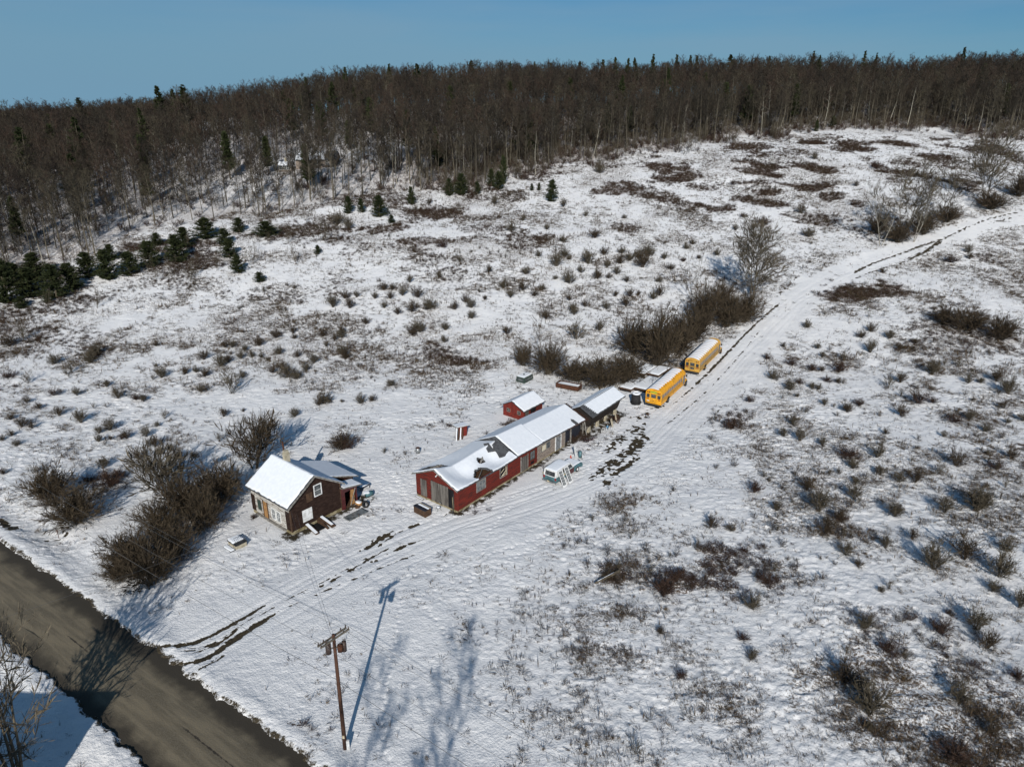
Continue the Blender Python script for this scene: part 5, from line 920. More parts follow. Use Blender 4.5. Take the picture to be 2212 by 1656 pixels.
# ---- school buses
def text_mesh(body, size, m, ext=.004):
    c = bpy.data.curves.new('lettering', 'FONT'); c.body = body; c.size = size; c.extrude = ext; c.align_x = 'CENTER'; c.align_y = 'CENTER'
    o = bpy.data.objects.new('lettering', c); COL.objects.link(o); dg = bpy.context.evaluated_depsgraph_get(); me = bpy.data.meshes.new_from_object(o.evaluated_get(dg)); COL.objects.unlink(o); bpy.data.objects.remove(o); me.name = 'lettering'; me.materials.clear(); me.materials.append(m); return me
def bus(rear_r, front_r, L, label, paint, second=False):
    a = gp(*rear_r); f = gp(*front_r); ang = math.atan2(f.y - a.y, f.x - a.x); pit = -math.atan2(f.z - a.z, math.hypot(f.x - a.x, f.y - a.y))
    B = empty('school_bus', (a.x, a.y, a.z), ang, label, 'school bus', 'abandoned yellow school buses', ry=pit); B.scale = (1.05, 1.1, 1.1)
    w2 = 1.22; zr = 3.02; zl = .62; body_l = L - 1.5; y_ = M[paint]; oy = w2   # local y centre so that the right side sits on the given corner
    prof = [(-w2, zl), (w2, zl), (w2, 2.25)] + [(w2 * math.cos(t), 2.25 + (zr - 2.25) * math.sin(t) ** .85) for t in np.linspace(.25, math.pi - .25, 11)] + [(-w2, 2.25)]
    child(B, 'body', MB().prism([(0, oy + p, q) for p, q in prof], (body_l, 0, 0)), y_)
    m = MB()
    for i in range(int(body_l / .78) + 1):
        x = .06 + i * .78
        if x < body_l - .05: m.tube([(x, oy + p * 1.006, q + .012) for p, q in prof[2:]], .016, 4)
    child(B, 'roof_ribs', m, y_)
    # snow between the ribs, breaking off before the near edge
    nseg = int(body_l / .78)
    sm = []
    for i in range(nseg):
        x0 = .06 + i * .78 + (.02 if not second else -.02); x1 = x0 + .64; lim = (.60 if not second else .80) + rnd.uniform(-.08, .04); lo = -1.0
        th = np.linspace(.12 * math.pi, math.pi - .12 * math.pi, 26); ny = 26; nx = 9; X = np.zeros((nx, ny)); Y = X.copy(); Z = X.copy()
        y0 = -w2 * (lim if not second else .84); y1 = w2 * .90
        for p in range(nx):
            for q in range(ny):
                v = q / (ny - 1); u = p / (nx - 1); yy = y0 + (y1 - y0) * v; xx = x0 + (x1 - x0) * (.5 + (u - .5) * min(1, (v * 7 + .12)) ** .5)
                cy = max(-.999, min(.999, yy / w2)); zt = 2.25 + (zr - 2.25) * (math.sqrt(1 - cy * cy)) ** .85; ee = min(1, min(u, 1 - u) * 7, v * 9, (1 - v) * 9)
                X[p, q] = xx; Y[p, q] = oy + yy; Z[p, q] = zt + .02 + .055 * ee ** .5
        r, c = X.shape; idx = np.arange(r * c).reshape(r, c); fc = np.stack([idx[:-1, :-1], idx[1:, :-1], idx[1:, 1:], idx[:-1, 1:]], -1).reshape(-1, 4)
        sm.append((np.stack([X, Y, Z], -1).reshape(-1, 3), fc))
    V = np.concatenate([s[0] for s in sm]); Fc = np.concatenate([s[1] + i * len(sm[0][0]) for i, s in enumerate(sm)]); put(bpy.data.objects.new('roof_snow', np_mesh('roof_snow', V, Fc, [M['snow']], True)), B)
    # side windows
    nw = 11 if not second else 13; wl = (body_l - 1.9) / nw
    for side in (0, 1):
        yb = -.012 if side == 0 else 2 * w2 + .012
        for i in range(nw):
            x = .35 + i * wl; G = MB().box(x + .05, x + wl - .16, yb - .006, yb + .006, 1.60, 2.18); k = child(B, 'side_window', G, M['busglass']); child(k, 'sash', MB().box(x + .05, x + wl - .16, yb - .014, yb + .014, 1.875, 1.905), M['steel'])
        child(B, 'entry_door' if side == 0 else 'driver_window', MB().box(body_l - 1.0, body_l - .3, yb - .008, yb + .008, .75 if side == 0 else 1.6, 2.2), M['glass' if second else 'paleglass'])
        m = MB()
        for z in ((1.42, 1.15) if not second else (1.45, 1.2, .95)): m.box(.1, body_l - 1.2, yb - .014, yb + .014, z, z + (.03 if not second else .06))
        child(B, 'rub_rail', m, M['blackp'] if second else M['rust'])
    # rear face
    def rbox(name, y0, y1, z0, z1, mt, d=.02, parent=None): return child(parent or B, name, MB().box(-d, -.003, oy + y0, oy + y1, z0, z1), M[mt])
    for y0, y1, z0, z1 in ((-1.08, -.60, 1.55, 2.12), (-.36, .36, 1.60, 2.17), (.60, 1.08, 1.55, 2.12)): rbox('rear_window', y0, y1, z0, z1, 'glass', .012)
    m = MB(); m.box(-.014, -.004, oy - .44, oy - .42, .8, 2.3); m.box(-.014, -.004, oy + .42, oy + .44, .8, 2.3); child(B, 'rear_door_seam', m, M['blackp'])
    if second: rbox('lower_rear_window', -.33, .33, 1.02, 1.38, 'glass', .012); m = MB(); m.box(-.02, -.005, oy - 1.2, oy + 1.2, 1.44, 1.5); m.box(-.022, -.006, oy - 1.2, oy - .45, 1.2, 1.25); m.box(-.022, -.006, oy + .45, oy + 1.2, 1.2, 1.25); child(B, 'rear_rail', m, M['blackp'])
    rbox('bumper', -1.2, 1.2, .42, .68, 'blackp', .16)
    for y in (-1.0, -.80, .80, 1.0):
        o = child(B, 'tail_lamp', MB().cyl((-.03, oy + y, 1.40), (-.004, oy + y, 1.40), .085, .085, 12), M['redlamp'])
    for y in (-.95, -.68, .68, .95): child(B, 'warning_lamp', MB().cyl((-.035, oy + y, 2.42), (.02, oy + y, 2.42), .10, .10, 12), M['redlamp' if abs(y) > .8 else 'rust'])
    for y in (-.12, 0, .12): child(B, 'marker_lamp', MB().box(-.02, .04, oy + y - .025, oy + y + .025, 2.80, 2.85), M['redlamp'])
    sg = child(B, 'sign_board', MB().box(-.024, -.004, oy - .48, oy + .48, 2.36, 2.62), M['signgreen' if not second else paint])
    t = bpy.data.objects.new('lettering', text_mesh('SCHOOL BUS', .185, M['blackp'])); put(t, sg); t.matrix_local = bpy_mat(-.028, oy, 2.49)
    if not second: rbox('number_plate', .62, .98, .98, 1.12, 'white', .02); child(B, 'latch', MB().cyl((-.03, oy, 1.12), (-.004, oy, 1.12), .07, .07, 8), M['rust'])
    # front: bonnet, wings, mirrors, wheels
    child(B, 'bonnet', MB().prism([(body_l - .01, oy - .75, .75), (body_l - .01, oy + .75, .75), (body_l - .01, oy + .72, 1.55), (body_l - .01, oy - .72, 1.55)], (1.35, 0, 0)), y_); snow_sheet(lambda x, y: 1.55, body_l, body_l + 1.3, oy - .68, oy + .68, 12, 12, 'bonnet_snow', .08, None, B, .05, 13)
    for s in (-1, 1): child(B, 'front_wing', MB().prism([(body_l + .05, oy + s * .76, .85), (body_l + .35, oy + s * .76, 1.12), (body_l + 1.0, oy + s * .76, 1.12), (body_l + 1.35, oy + s * .76, .8)], (0, s * .40, 0)), y_); child(B, 'mirror', MB().box(body_l + .1, body_l + .16, oy + s * 1.35 - .1, oy + s * 1.35 + .1, 1.75, 2.15).bar((body_l, oy + s * 1.2, 2.1), (body_l + .13, oy + s * 1.35, 2.1), .02), M['blackp'])
    child(B, 'windscreen', MB().box(body_l + .002, body_l + .015, oy - 1.0, oy + 1.0, 1.65, 2.3), M['glass']); child(B, 'front_bumper', MB().box(body_l + 1.36, body_l + 1.5, oy - 1.1, oy + 1.1, .45, .68), M['blackp'])
    for x in (3.1, body_l + .70):
        for s in (-1, 1):
            yw = oy + s * 1.12; k = child(B, 'wheel', MB().torus((x, yw, .47), (0, 1, 0), .33, .145, 22, 8), M['rubber'], True); child(k, 'rim', MB().cyl((x, yw - .08, .47), (x, yw + .08, .47), .22, .22, 14), M['steel' if not second else 'yellow'])
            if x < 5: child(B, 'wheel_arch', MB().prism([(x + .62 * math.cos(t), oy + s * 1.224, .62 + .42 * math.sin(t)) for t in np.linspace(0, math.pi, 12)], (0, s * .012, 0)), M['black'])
    child(B, 'chassis', MB().box(.2, L - .3, oy - .8, oy + .8, .35, .63), M['black'])
from mathutils import Matrix
def bpy_mat(x, y, z):   # lettering on a rear face: text right runs towards -y... as read from behind
    return Matrix(((0, 0, -1, x), (-1, 0, 0, y), (0, 1, 0, z), (0, 0, 0, 1)))
bus((1427, 885), (1487, 829), 11.9, 'nearer yellow school bus with ribbed snow on its roof and bright green-yellow rear sign', 'yellow')
bus((1509.5, 813), (1556.5, 766), 12.4, 'farther faded yellow school bus with black rails, half hidden by dark thicket', 'tan', True)
# ---- the old wagon
def wagon():
    a = gp(1130, 847 + 198 - 1) if False else Vector((5.75, 80.45, zf(5.8, 80.4))); Wg = empty('old_wagon', a, R(49.5), 'wrecked teal and white wagon with maroon door, sunk in snow beside the barn', 'car', rx=R(-2.5), ry=R(-1.5)); Wg.scale = (1.13, 1.1, 1.1); oy = 1.0; w2 = .98; L = 5.2
    lower = [(0, .35), (0, .95), (3.35, 1.0), (4.95, .95), (5.15, .75), (5.15, .40), (4.75, .40), (4.55, .68), (4.15, .74), (3.8, .62), (3.65, .35), (1.55, .35), (1.4, .6), (1.1, .7), (.75, .6), (.6, .35)]
    child(Wg, 'body', MB().prism([(x, oy - w2, z) for x, z in lower], (0, 2 * w2, 0)), M['teal'])
    cabin = [(.02, .96), (.22, 1.72), (2.4, 1.80), (2.95, 1.74), (3.5, 1.01), (3.4, .99)]
    child(Wg, 'cabin', MB().prism([(x, oy - w2 * .93, z) for x, z in cabin], (0, 2 * w2 * .93, 0)), M['white'])
    child(Wg, 'rear_window', MB().hexa([(.03, oy - .72, 1.05), (.03, oy + .72, 1.05), (.06, oy + .72, 1.05), (.06, oy - .72, 1.05), (.155, oy - .68, 1.55), (.155, oy + .68, 1.55), (.19, oy + .68, 1.55), (.19, oy - .68, 1.55)]), M['glass'])
    ys = oy - w2 * .93; child(Wg, 'side_window', MB().box(.55, 1.25, ys - .012, ys, 1.12, 1.58), M['paleglass']); child(Wg, 'side_window', MB().box(1.35, 2.05, ys - .012, ys, 1.12, 1.6), M['glass'])
    child(Wg, 'door_window', MB().prism([(2.25, ys - .012, 1.08), (3.25, ys - .012, 1.08), (2.85, ys - .012, 1.62), (2.25, ys - .012, 1.64)], (0, .011, 0)), M['glass'])
    child(Wg, 'door', MB().box(2.2, 3.38, oy - w2 - .012, oy - w2 - .001, .38, 1.0), M['maroon'], label='maroon driver-side door'); child(Wg, 'side_panel', MB().box(.7, 2.15, oy - w2 - .01, oy - w2 - .001, .72, .94), M['cream'])
    child(Wg, 'windscreen', MB().prism([(2.97, oy - .82, 1.73), (3.0, oy - .82, 1.70), (3.52, oy - .82, 1.02), (3.48, oy - .82, 1.03)], (0, 1.64, 0)), M['glass'])
    for y in (oy - .95, oy + .72): child(Wg, 'tail_lamp', MB().box(-.02, -.001, y, y + .22, .62, .92), M['redlamp'])
    child(Wg, 'bumper', MB().box(-.22, -.05, oy - .98, oy + .98, .28, .45), M['steel']); child(Wg, 'number_plate', MB().box(-.235, -.221, oy - .1, oy + .25, .36, .52), M['cream'])
    sn = snow_sheet(lambda x, y: 1.76 - abs(x - 1.7) ** 3 * .012 - .04 * abs(y - oy) ** 2, .2, 2.9, oy - w2 * .88, oy + w2 * .88, 34, 24, 'roof_snow', .07, None, Wg, .05, 14)
    snow_sheet(lambda x, y: 1.0 - .02 * (x - 3.4), 3.45, 5.05, oy - .85, oy + .9, 24, 20, 'bonnet_snow', .06, None, Wg, .06, 15)
    for x in (1.08, 4.2):
        for s in (-1, 1): k = child(Wg, 'wheel', MB().torus((x, oy + s * .84, .33), (0, 1, 0), .24, .10, 20, 8), M['rubber'], True); child(k, 'rim', MB().cyl((x, oy + s * .84 - .07, .33), (x, oy + s * .84 + .07, .33), .17, .17, 12), M['white' if x > 3 else 'steel'])
    child(Wg, 'tow_bar', MB().bar((5.15, oy - .3, .8), (5.6, oy - .35, .85), .04).bar((5.6, oy - .55, .75), (5.6, oy - .2, 1.0), .05), M['steel']); child(Wg, 'headlamp', MB().box(5.15, 5.17, oy - .85, oy - .6, .6, .8), M['orange'])
    # two glazed doors leaning on its side
    c, s = math.cos(R(49.5)), math.sin(R(49.5))
    for k, (x, lean, tilt, lab) in enumerate(((.1, 1.0, -.10, 'white gridded glazed door leaning on the wagon, nearer its tail'), (1.42, .95, -.08, 'white gridded glazed door leaning on the wagon, beside the maroon door'))):
        lx, ly = x + .45, -lean; d = empty('glazed_door', (a.x + lx * c - ly * s, a.y + lx * s + ly * c, a.z + .02), R(49.5), lab, 'door', None, rx=R(-26)); Ht = 2.25; wd = .84
        F = MB(); F.box(-wd / 2, -wd / 2 + .13, -.02, .02, 0, Ht); F.box(wd / 2 - .13, wd / 2, -.02, .02, 0, Ht); F.box(-wd / 2 + .13, wd / 2 - .13, -.02, .02, 0, .24); F.box(-wd / 2 + .13, wd / 2 - .13, -.02, .02, Ht - .13, Ht); child(d, 'frame', F, M['white'])
        G = MB(); 
        for i in (1, 2): G.box(-.26 + .52 * i / 3 - .014, -.26 + .52 * i / 3 + .014, -.016, .016, .24, Ht - .13)
        for j in range(1, 5): z = .24 + (Ht - .37) * j / 5; G.box(-.26, .26, -.015, .015, z - .013, z + .013)
        child(d, 'glazing_bars', G, M['white']); child(d, 'pane', MB().box(-.26, .26, -.005, .005, .24, Ht - .13), M['glass'])
wagon()
# ---- utility pole, wires
def utility_pole():
    bx, by = -12.61, 40.2; H = 10.8
    P_ = empty('utility_pole', (bx, by, -.1), 0, 'tall brown wooden utility pole with double crossarm and three dark cans', 'utility pole', ry=R(.3))
    child(P_, 'post', MB().cyl((0, 0, -.3), (0, 0, H), .17, .11, 14), M['pole'], True)
    ad = Vector((.62, .78, 0)).normalized(); pd = Vector((ad.y, -ad.x, 0))
    for k, (o, z) in enumerate(((.16, H - .25), (-.16, H - .30))):
        c = pd * o; child(P_, 'crossarm', MB().hexa([tuple(c + ad * s * 1.25 + pd * t * .05 + Vector((0, 0, z + q))) for q in (-.06, .06) for s, t in ((-1, -1), (1, -1), (1, 1), (-1, 1))]), M['arm'])
    for s in (-1.18, -.75, .75, 1.18):
        for o in (.16, -.16): q = pd * o + ad * s; child(P_, 'insulator', MB().cyl((q.x, q.y, H - .2), (q.x, q.y, H - .02), .05, .035, 8), M['can'])
    for s, z, m, r, h in ((-.42, H - 1.55, 'can', .2, .85), (.42, H - 1.35, 'rust', .19, .55), (.62, H - 1.6, 'can', .17, .8)):
        q = Vector((s, -.12 if s < .5 else .2, z)); k = child(P_, 'transformer', MB().cyl(q, q + Vector((0, 0, h)), r, r, 14), M[m], True); child(k, 'bushing', MB().cyl(q + Vector((0, 0, h)), q + Vector((.05, 0, h + .25)), .04, .03, 6), M['can']); child(k, 'bracket', MB().bar(q + Vector((0, 0, h * .5)), (0, 0, z + h * .5), .05), M['arm'])
    t = [(.12 + .22 * math.cos(u), -.05, 6.1 + .28 * math.sin(u)) for u in np.linspace(0, 2 * math.pi, 18)]; child(P_, 'cable_coil', MB().tube(t, .018, 5), M['rubber'])
    child(P_, 'guard', MB().box(.14, .36, -.1, .06, -.1, .95), M['white'], label='white guard plate at the foot'); child(P_, 'tag_plate', MB().box(-.08, .08, -.19, -.172, 1.3, 1.6), M['wood'])
    for k in range(6): q = pd * .16 + ad * rnd.uniform(-1, 1); child(P_, 'drop_lead', MB().tube([(q.x, q.y, H - .2), (q.x * .6 + .1, q.y * .6, H - .9), (.3, 0, H - 1.0)], .012, 4), M['rubber']) if k < 3 else None
    def wire(a, b, sag, r, lab, n=24):
        a, b = Vector(a), Vector(b); pts = [a.lerp(b, i / n) - Vector((0, 0, sag * 4 * (i / n) * (1 - i / n))) for i in range(n + 1)]; o = MB().tube(pts, r, 4).build('power_line', M['wire']); tag(o, lab, 'cable', None)
    top = Vector((bx, by, H)); rd = Vector((RD.x, RD.y, 0))
    for k, s in enumerate((-1.18, .75, 1.18)):
        q = top + ad * s + Vector((0, 0, -.02)); nm = ('lowest', 'middle', 'uppermost')[k]
        wire(q, q - rd * 62 + Vector((0, 0, .3)), 1.0, .012, 'thin grey cable crossing the road to the left, %s of the three from the crossarm' % nm); wire(q, q + rd * 60, 1.0, .012, 'thin grey cable leaving the crossarm towards the lower right, %s of three' % nm)
    wire((bx, by, 6.6), Vector((bx, by, 6.6)) - rd * 62, .9, .018, 'lower communication cable running left from the coil on the pole'); wire((bx, by, 6.6), Vector((bx, by, 6.6)) + rd * 60, .9, .018, 'lower communication cable running right from the coil on the pole')
    for k in range(2): wire((bx + k * .2, by, H - .6 - k * .2), (-24.7 + k * .6, 68.9, 3.3 - k * .3), .9, .010, 'thin service cable from pole to the dark gable, ' + ('upper of two' if k == 0 else 'lower of two'))
    wire((-52, 37, 8), (-24.95, 69.1, 3.0), .8, .012, 'thin service cable from beyond the road to the front corner of the house')
utility_pole()
# ---- clutter
def thing(name, px, py, ang, lab, cat, dz=0, group=None):
    p = gp(px, py); return empty(name, (p.x, p.y, p.z + dz), R(ang), lab, cat, group)
def slab_snow(parent, x0, x1, y0, y1, z, th=.08, seed=0, nm='snow'): return snow_sheet(lambda x, y: z, x0, x1, y0, y1, 16, 16, nm, th, None, parent, .07, seed)
# well cover with iron cot end
t = thing('stone_well', 512, 1192, 50, 'low square stone well with snowy lids and thin black iron frame', 'well')
child(t, 'base', MB().box(0, 1.25, 0, 1.7, -.1, .62), M['conc']); child(t, 'lid', MB().box(-.1, 1.3, -.1, 1.75, .62, .72), M['blackp']); slab_snow(t, -.06, 1.26, .5, 1.72, .72, .12, 21); child(t, 'step', MB().box(-.7, -.11, .0, 1.7, -.05, .22), M['blackp']); slab_snow(t, -.68, -.15, .05, 1.65, .22, .08, 22)
m = MB(); pts = [(.1, -.05, .8), (.1, .5, 1.35), (1.2, .5, 1.35), (1.2, -.05, .8)]; m.tube(pts + [pts[0]], .02, 4)
for i in range(7): u = .1 + 1.1 * i / 6; m.bar((u, -.05, .8), (u, .5, 1.35), .012)
child(t, 'iron_frame', m, M['blackp'])
# metal bin
t = thing('metal_bin', 903, 979, 0, 'dented grey metal bin standing alone on snow left of the barn', 'bin'); child(t, 'drum', MB().cyl((0, 0, 0), (0, 0, .85), .30, .34, 16), M['steel'], True); child(t, 'contents', MB().cyl((0, 0, .851), (0, 0, .87), .29, .29, 12), M['rust'])
# wooden chest and chair frame in front of the barn
t = thing('wooden_chest', 932, 1112, 139, 'brown wooden chest with snow strips on its lid, before the barn doors', 'chest'); child(t, 'box', MB().box(0, 2.0, 0, 1.0, 0, .85), M['brownwood']); child(t, 'lid', MB().box(-.03, 2.03, .5, 1.03, .85, .93), M['navy']); slab_snow(t, .1, 1.9, .1, .45, .85, .07, 23); child(t, 'lid_strip', MB().box(.05, 1.95, -.04, .03, .85, .9), M['wood'])
t = thing('steel_chair', 947, 1102, 30, 'low steel chair with round snowy seat beside the brown chest', 'chair'); child(t, 'seat', MB().cyl((0, 0, .42), (0, 0, .46), .26, .26, 14), M['steel']); child(t, 'snow', MB().cyl((0, 0, .461), (0, 0, .52), .23, .18, 14), M['snow'], True); child(t, 'backrest', MB().cyl((.3, .1, .85), (.32, .1, .86), .24, .24, 14), M['steel'])
for q in ((.2, .2), (-.2, .2), (.2, -.2), (-.2, -.2)): child(t, 'leg', MB().bar((q[0] * 1.3, q[1] * 1.3, 0), (q[0] * .6, q[1] * .6, .42), .018), M['steel'])
t = thing('white_bucket', 909, 1097, 0, 'white plastic bucket lying behind the brown chest', 'bucket'); child(t, 'pail', MB().cyl((0, 0, .18), (.1, .42, .2), .17, .2, 12), M['white'], True); child(t, 'rim', MB().torus((.1, .42, .2), (.1, .42, .02), .2, .02, 14, 5), M['white'])
t = thing('concrete_block', 912, 1110, 20, 'small grey concrete block on the snow left of the brown chest', 'block'); child(t, 'shell', MB().box(0, .42, 0, .2, 0, .2).box(0, .42, .3, .34, 0, .2), M['steel'])
t = thing('grey_plank', 917, 1080, 139, 'grey plank lying on the snow below the small barn door', 'plank'); child(t, 'board', MB().box(0, 1.5, 0, .28, .02, .08), M['trim']); slab_snow(t, .1, 1.4, .03, .25, .08, .03, 24)
# things at the rear of the house
t = thing('tyre', 790, 1095, 0, 'black tyre lying on the snow by the porch of the house', 'tyre'); child(t, 'ring', MB().torus((0, 0, .28), (.5, -.6, .62), .36, .12, 24, 8), M['rubber'], True); child(t, 'bead', MB().torus((0, 0, .28), (.5, -.6, .62), .26, .03, 20, 5), M['rubber'], True)
t = thing('wicker_basket', 776, 1091, 20, 'tan bowl-shaped basket filled with snow next to the tyre', 'basket'); child(t, 'bowl', MB().cyl((0, 0, 0), (0, 0, .42), .38, .52, 16), M['ply'], True); child(t, 'snow', MB().cyl((0, 0, .421), (.02, 0, .5), .46, .3, 14), M['snow'], True)
t = thing('green_tank', 790, 1074, 20, 'rounded dark green tank lying in the snow behind the tyre', 'tank'); child(t, 'shell', MB().cyl((0, 0, .32), (.9, .3, .32), .34, .34, 14), M['teal'], True); slab_snow(t, -.3, .5, -.3, .4, .62, .08, 25)
t = thing('snowy_table', 780, 1063, 50, 'low dark table under thick snow behind the house porch', 'table'); child(t, 'top', MB().box(0, 1.5, 0, 1.3, .48, .56), M['blackp']); slab_snow(t, 0.02, 1.48, .02, 1.28, .56, .13, 26)
for q in ((.05, .05), (1.4, .05), (.05, 1.2), (1.4, 1.2)): child(t, 'leg', MB().box(q[0], q[0] + .06, q[1], q[1] + .06, 0, .48), M['blackp'])
t = thing('wooden_tub', 780, 1048, 0, 'short round grey tub capped with snow, farthest from the porch', 'tub'); child(t, 'side', MB().cyl((0, 0, 0), (0, 0, .42), .42, .44, 14), M['stone'], True); child(t, 'snow', MB().cyl((0, 0, .421), (0, 0, .5), .42, .34, 14), M['snow'], True)
t = thing('icy_board', 755, 1128, 50, 'pale flat icy board lying on the snow beside the dark gable', 'board'); child(t, 'panel', MB().box(0, 2.7, 0, 1.2, .03, .12), M['paleglass']); child(t, 'edge', MB().box(2.701, 2.76, 0, 1.2, .03, .16), M['blackp'])
t = thing('broken_crate', 768, 1100, 20, 'small broken brown crate at the corner of the icy board', 'crate'); child(t, 'slats', MB().box(0, .5, 0, .05, 0, .35).box(0, .5, .4, .45, 0, .3).box(0, .05, .051, .399, 0, .35), M['brownwood'])
t = thing('wrecked_shelter', 992, 948, 35, 'collapsed little red shelter with snowy boards, alone behind the barn', 'shelter'); child(t, 'side_wall', MB().prism([(0, .4, 0), (1.5, .4, 0), (1.7, .5, 1.5), (.3, .5, 1.6)], (0, .1, 0)), M['redplain']); child(t, 'end_wall', MB().prism([(1.5, .42, 0), (1.5, 1.6, 0), (1.75, 1.7, 1.35), (1.7, .52, 1.5)], (.08, 0, 0)), M['redplain']); child(t, 'roof', MB().prism([(-.1, .3, 1.62), (2.0, .3, 1.5), (2.0, 1.9, 1.4), (-.1, 1.9, 1.5)], (0, 0, .08)), M['trim']); child(t, 'snow', MB().prism([(-.05, .35, 1.71), (1.95, .35, 1.59), (1.95, 1.85, 1.49), (-.05, 1.85, 1.59)], (0, 0, .07)), M['snow'])
m = MB()
for k in range(4): m.prism([(-.9 + k * .35, -.5, 0), (-.7 + k * .35, -.5, 0), (.1 + k * .35, .6, 1.5), (-.1 + k * .35, .6, 1.5)], (0, .06, .05))
child(t, 'leaning_boards', m, M['brownwood'])
m = MB()
for k in (0, 2): m.prism([(-.88 + k * .35, -.52, .09), (-.72 + k * .35, -.52, .09), (.08 + k * .35, .58, 1.59), (-.08 + k * .35, .58, 1.59)], (0, .04, .05))
child(t, 'snow_on_boards', m, M['snow'])
# truck bed cap
t = thing('camper_shell', 1133, 829, 55, 'dark green pickup camper shell with snowy top, alone before the thicket', 'camper shell')
child(t, 'shell', MB().hexa([(0, 0, 0), (2.9, 0, 0), (2.9, 1.9, 0), (0, 1.9, 0), (.15, .15, .95), (2.8, .15, .95), (2.8, 1.75, .95), (.15, 1.75, .95)]), M['green']); child(t, 'rear_window', MB().hexa([(-.02, .25, .3), (.05, .25, .3), (.05, 1.65, .3), (-.02, 1.65, .3), (.07, .35, .75), (.14, .35, .75), (.14, 1.55, .75), (.07, 1.55, .75)]), M['glass'])
for x in (.4, 1.6): child(t, 'side_window', MB().hexa([(x, .02, .3), (x + 1, .02, .3), (x + 1, .1, .3), (x, .1, .3), (x, .09, .75), (x + 1, .09, .75), (x + 1, .17, .75), (x, .17, .75)]), M['glass'])
slab_snow(t, .18, 2.78, .2, 1.72, .95, .10, 27); child(t, 'vent', MB().cyl((1.3, 1.0, 1.0), (1.3, 1.0, 1.22), .13, .16, 10), M['green'])
# rusty trough / bin
t = thing('rusty_bin', 1257, 839, 152, 'long low rusty brown bin half full of snow under the thicket', 'bin'); m = MB(); m.box(0, 4.2, 0, .08, 0, .8); m.box(0, .08, .081, 1.6, 0, .8); m.box(0, 4.2, 1.601, 1.68, 0, .8); m.box(4.12, 4.2, .081, 1.6, 0, .8); child(t, 'sides', m, M['rust']); slab_snow(t, .09, 4.1, .1, 1.59, .55, .12, 28)
# raised snow-covered wagon beds beside the bus
for (px, py, lx, ly, ang, h, lab) in [(1392, 816, 5.2, 2.2, 54, .75, 'dark flat trailer bed under snow beside the bus, farthest left'), (1422, 820, 5.0, 2.2, 54, .75, 'dark flat trailer bed under snow beside the bus, farthest back'), (1363, 850, 6.0, 2.3, 54, .7, 'dark flat trailer bed under snow behind the crib'), (1397, 852, 6.6, 2.8, 54, .75, 'dark flat trailer bed under snow nearest the bus, carrying metal frames')]:
    t = thing('flat_trailer', px, py, ang, lab, 'trailer', group=None); child(t, 'deck', MB().box(0, lx, 0, ly, h - .3, h), M['brownwood']); slab_snow(t, .0, lx, 0, ly, h, .15, int(px)); child(t, 'axle', MB().bar((lx * .5, -.1, .35), (lx * .5, ly + .1, .35), .06), M['blackp'])
    for y in (.1, ly - .1): child(t, 'wheel', MB().torus((lx * .5, y, .36), (0, 1, 0), .26, .1, 16, 6), M['rubber'], True)
    child(t, 'skirt', MB().box(.1, .2, .1, ly - .1, .0, h - .301), M['black'])
p = gp(1397, 852)
for k in range(2):
    t = empty('metal_chair_frame', (p.x + 1.3 + k * 1.1, p.y + 2.4 + k * 1.5, p.z + .9), R(30 + k * 40), ('bent metal chair frame on the snowy trailer, nearer the bus rear', 'bent metal chair frame on the snowy trailer, farther along it')[k], 'chair frame'); m = MB(); c8 = [(0, 0, 0), (.9, 0, 0), (.9, .8, 0), (0, .8, 0)]; m.tube(c8 + [c8[0]], .02, 4); u8 = [(x * .8 + .1, y * .8 + .1, .7) for x, y, z in c8]; m.tube(u8 + [u8[0]], .02, 4)
    child(t, 'seat_frame', m, M['blackp']); m = MB(); [m.bar(a, b, .015) for a, b in zip(c8, u8)]; m.bar(c8[0], u8[2], .015); child(t, 'legs_and_braces', m, M['blackp'])
t = thing('black_drum', 1373, 872, 0, 'stout black drum with a snow ring on top, between crib and bus', 'drum'); child(t, 'barrel', MB().cyl((0, 0, 0), (0, 0, 1.75), .82, .70, 22).cyl((0, 0, .2), (0, 0, .3), .88, .88, 22), M['rubber'], True); child(t, 'snow_ring', MB().torus((0, 0, 1.78), (0, 0, 1), .52, .17, 24, 8), M['snow'], True)
t = thing('stack_of_doors', 1352, 862, 140, 'pile of pale panels under snow at the far end of the crib', 'panels'); child(t, 'panels', MB().box(0, 2.4, 0, 1.0, .5, .56).box(.1, 2.5, .1, 1.1, .4, .47).box(.2, 2.3, .2, 1.0, 0, .39), M['white']); slab_snow(t, .0, 2.3, .05, .9, .56, .08, 29)
t = thing('wire_frame', 1342, 903, 20, 'folded wire frame lying on the snow behind the bus bumper', 'frame'); m = MB()
for i in range(6): u = 2 * math.pi * i / 6; m.bar((.6 + .6 * math.cos(u), .6 + .5 * math.sin(u), .05), (.6 + .6 * math.cos(u + 1.05), .6 + .5 * math.sin(u + 1.05), .35 + .2 * (i % 2)), .018); m.bar((.6, .6, .4), (.6 + .6 * math.cos(u), .6 + .5 * math.sin(u), .05), .014)
child(t, 'bars', m, M['blackp']); child(t, 'hub', MB().cyl((.6, .6, .37), (.6, .6, .43), .07, .07, 8), M['blackp'])
t = thing('bed_springs', 1335, 916, 70, 'rusty bed spring frame leaning near the far corner of the crib', 'bed frame'); m = MB(); q4 = [(0, 0, 0), (1.5, 0, .1), (1.5, .7, 1.0), (0, .7, .9)]; m.tube(q4 + [q4[0]], .035, 5); child(t, 'frame', m, M['rust']); m = MB(); [m.bar((.15 * i + .1, 0, .02), (.15 * i + .1, .7, .92), .014) for i in range(9)]; child(t, 'springs', m, M['rust'])
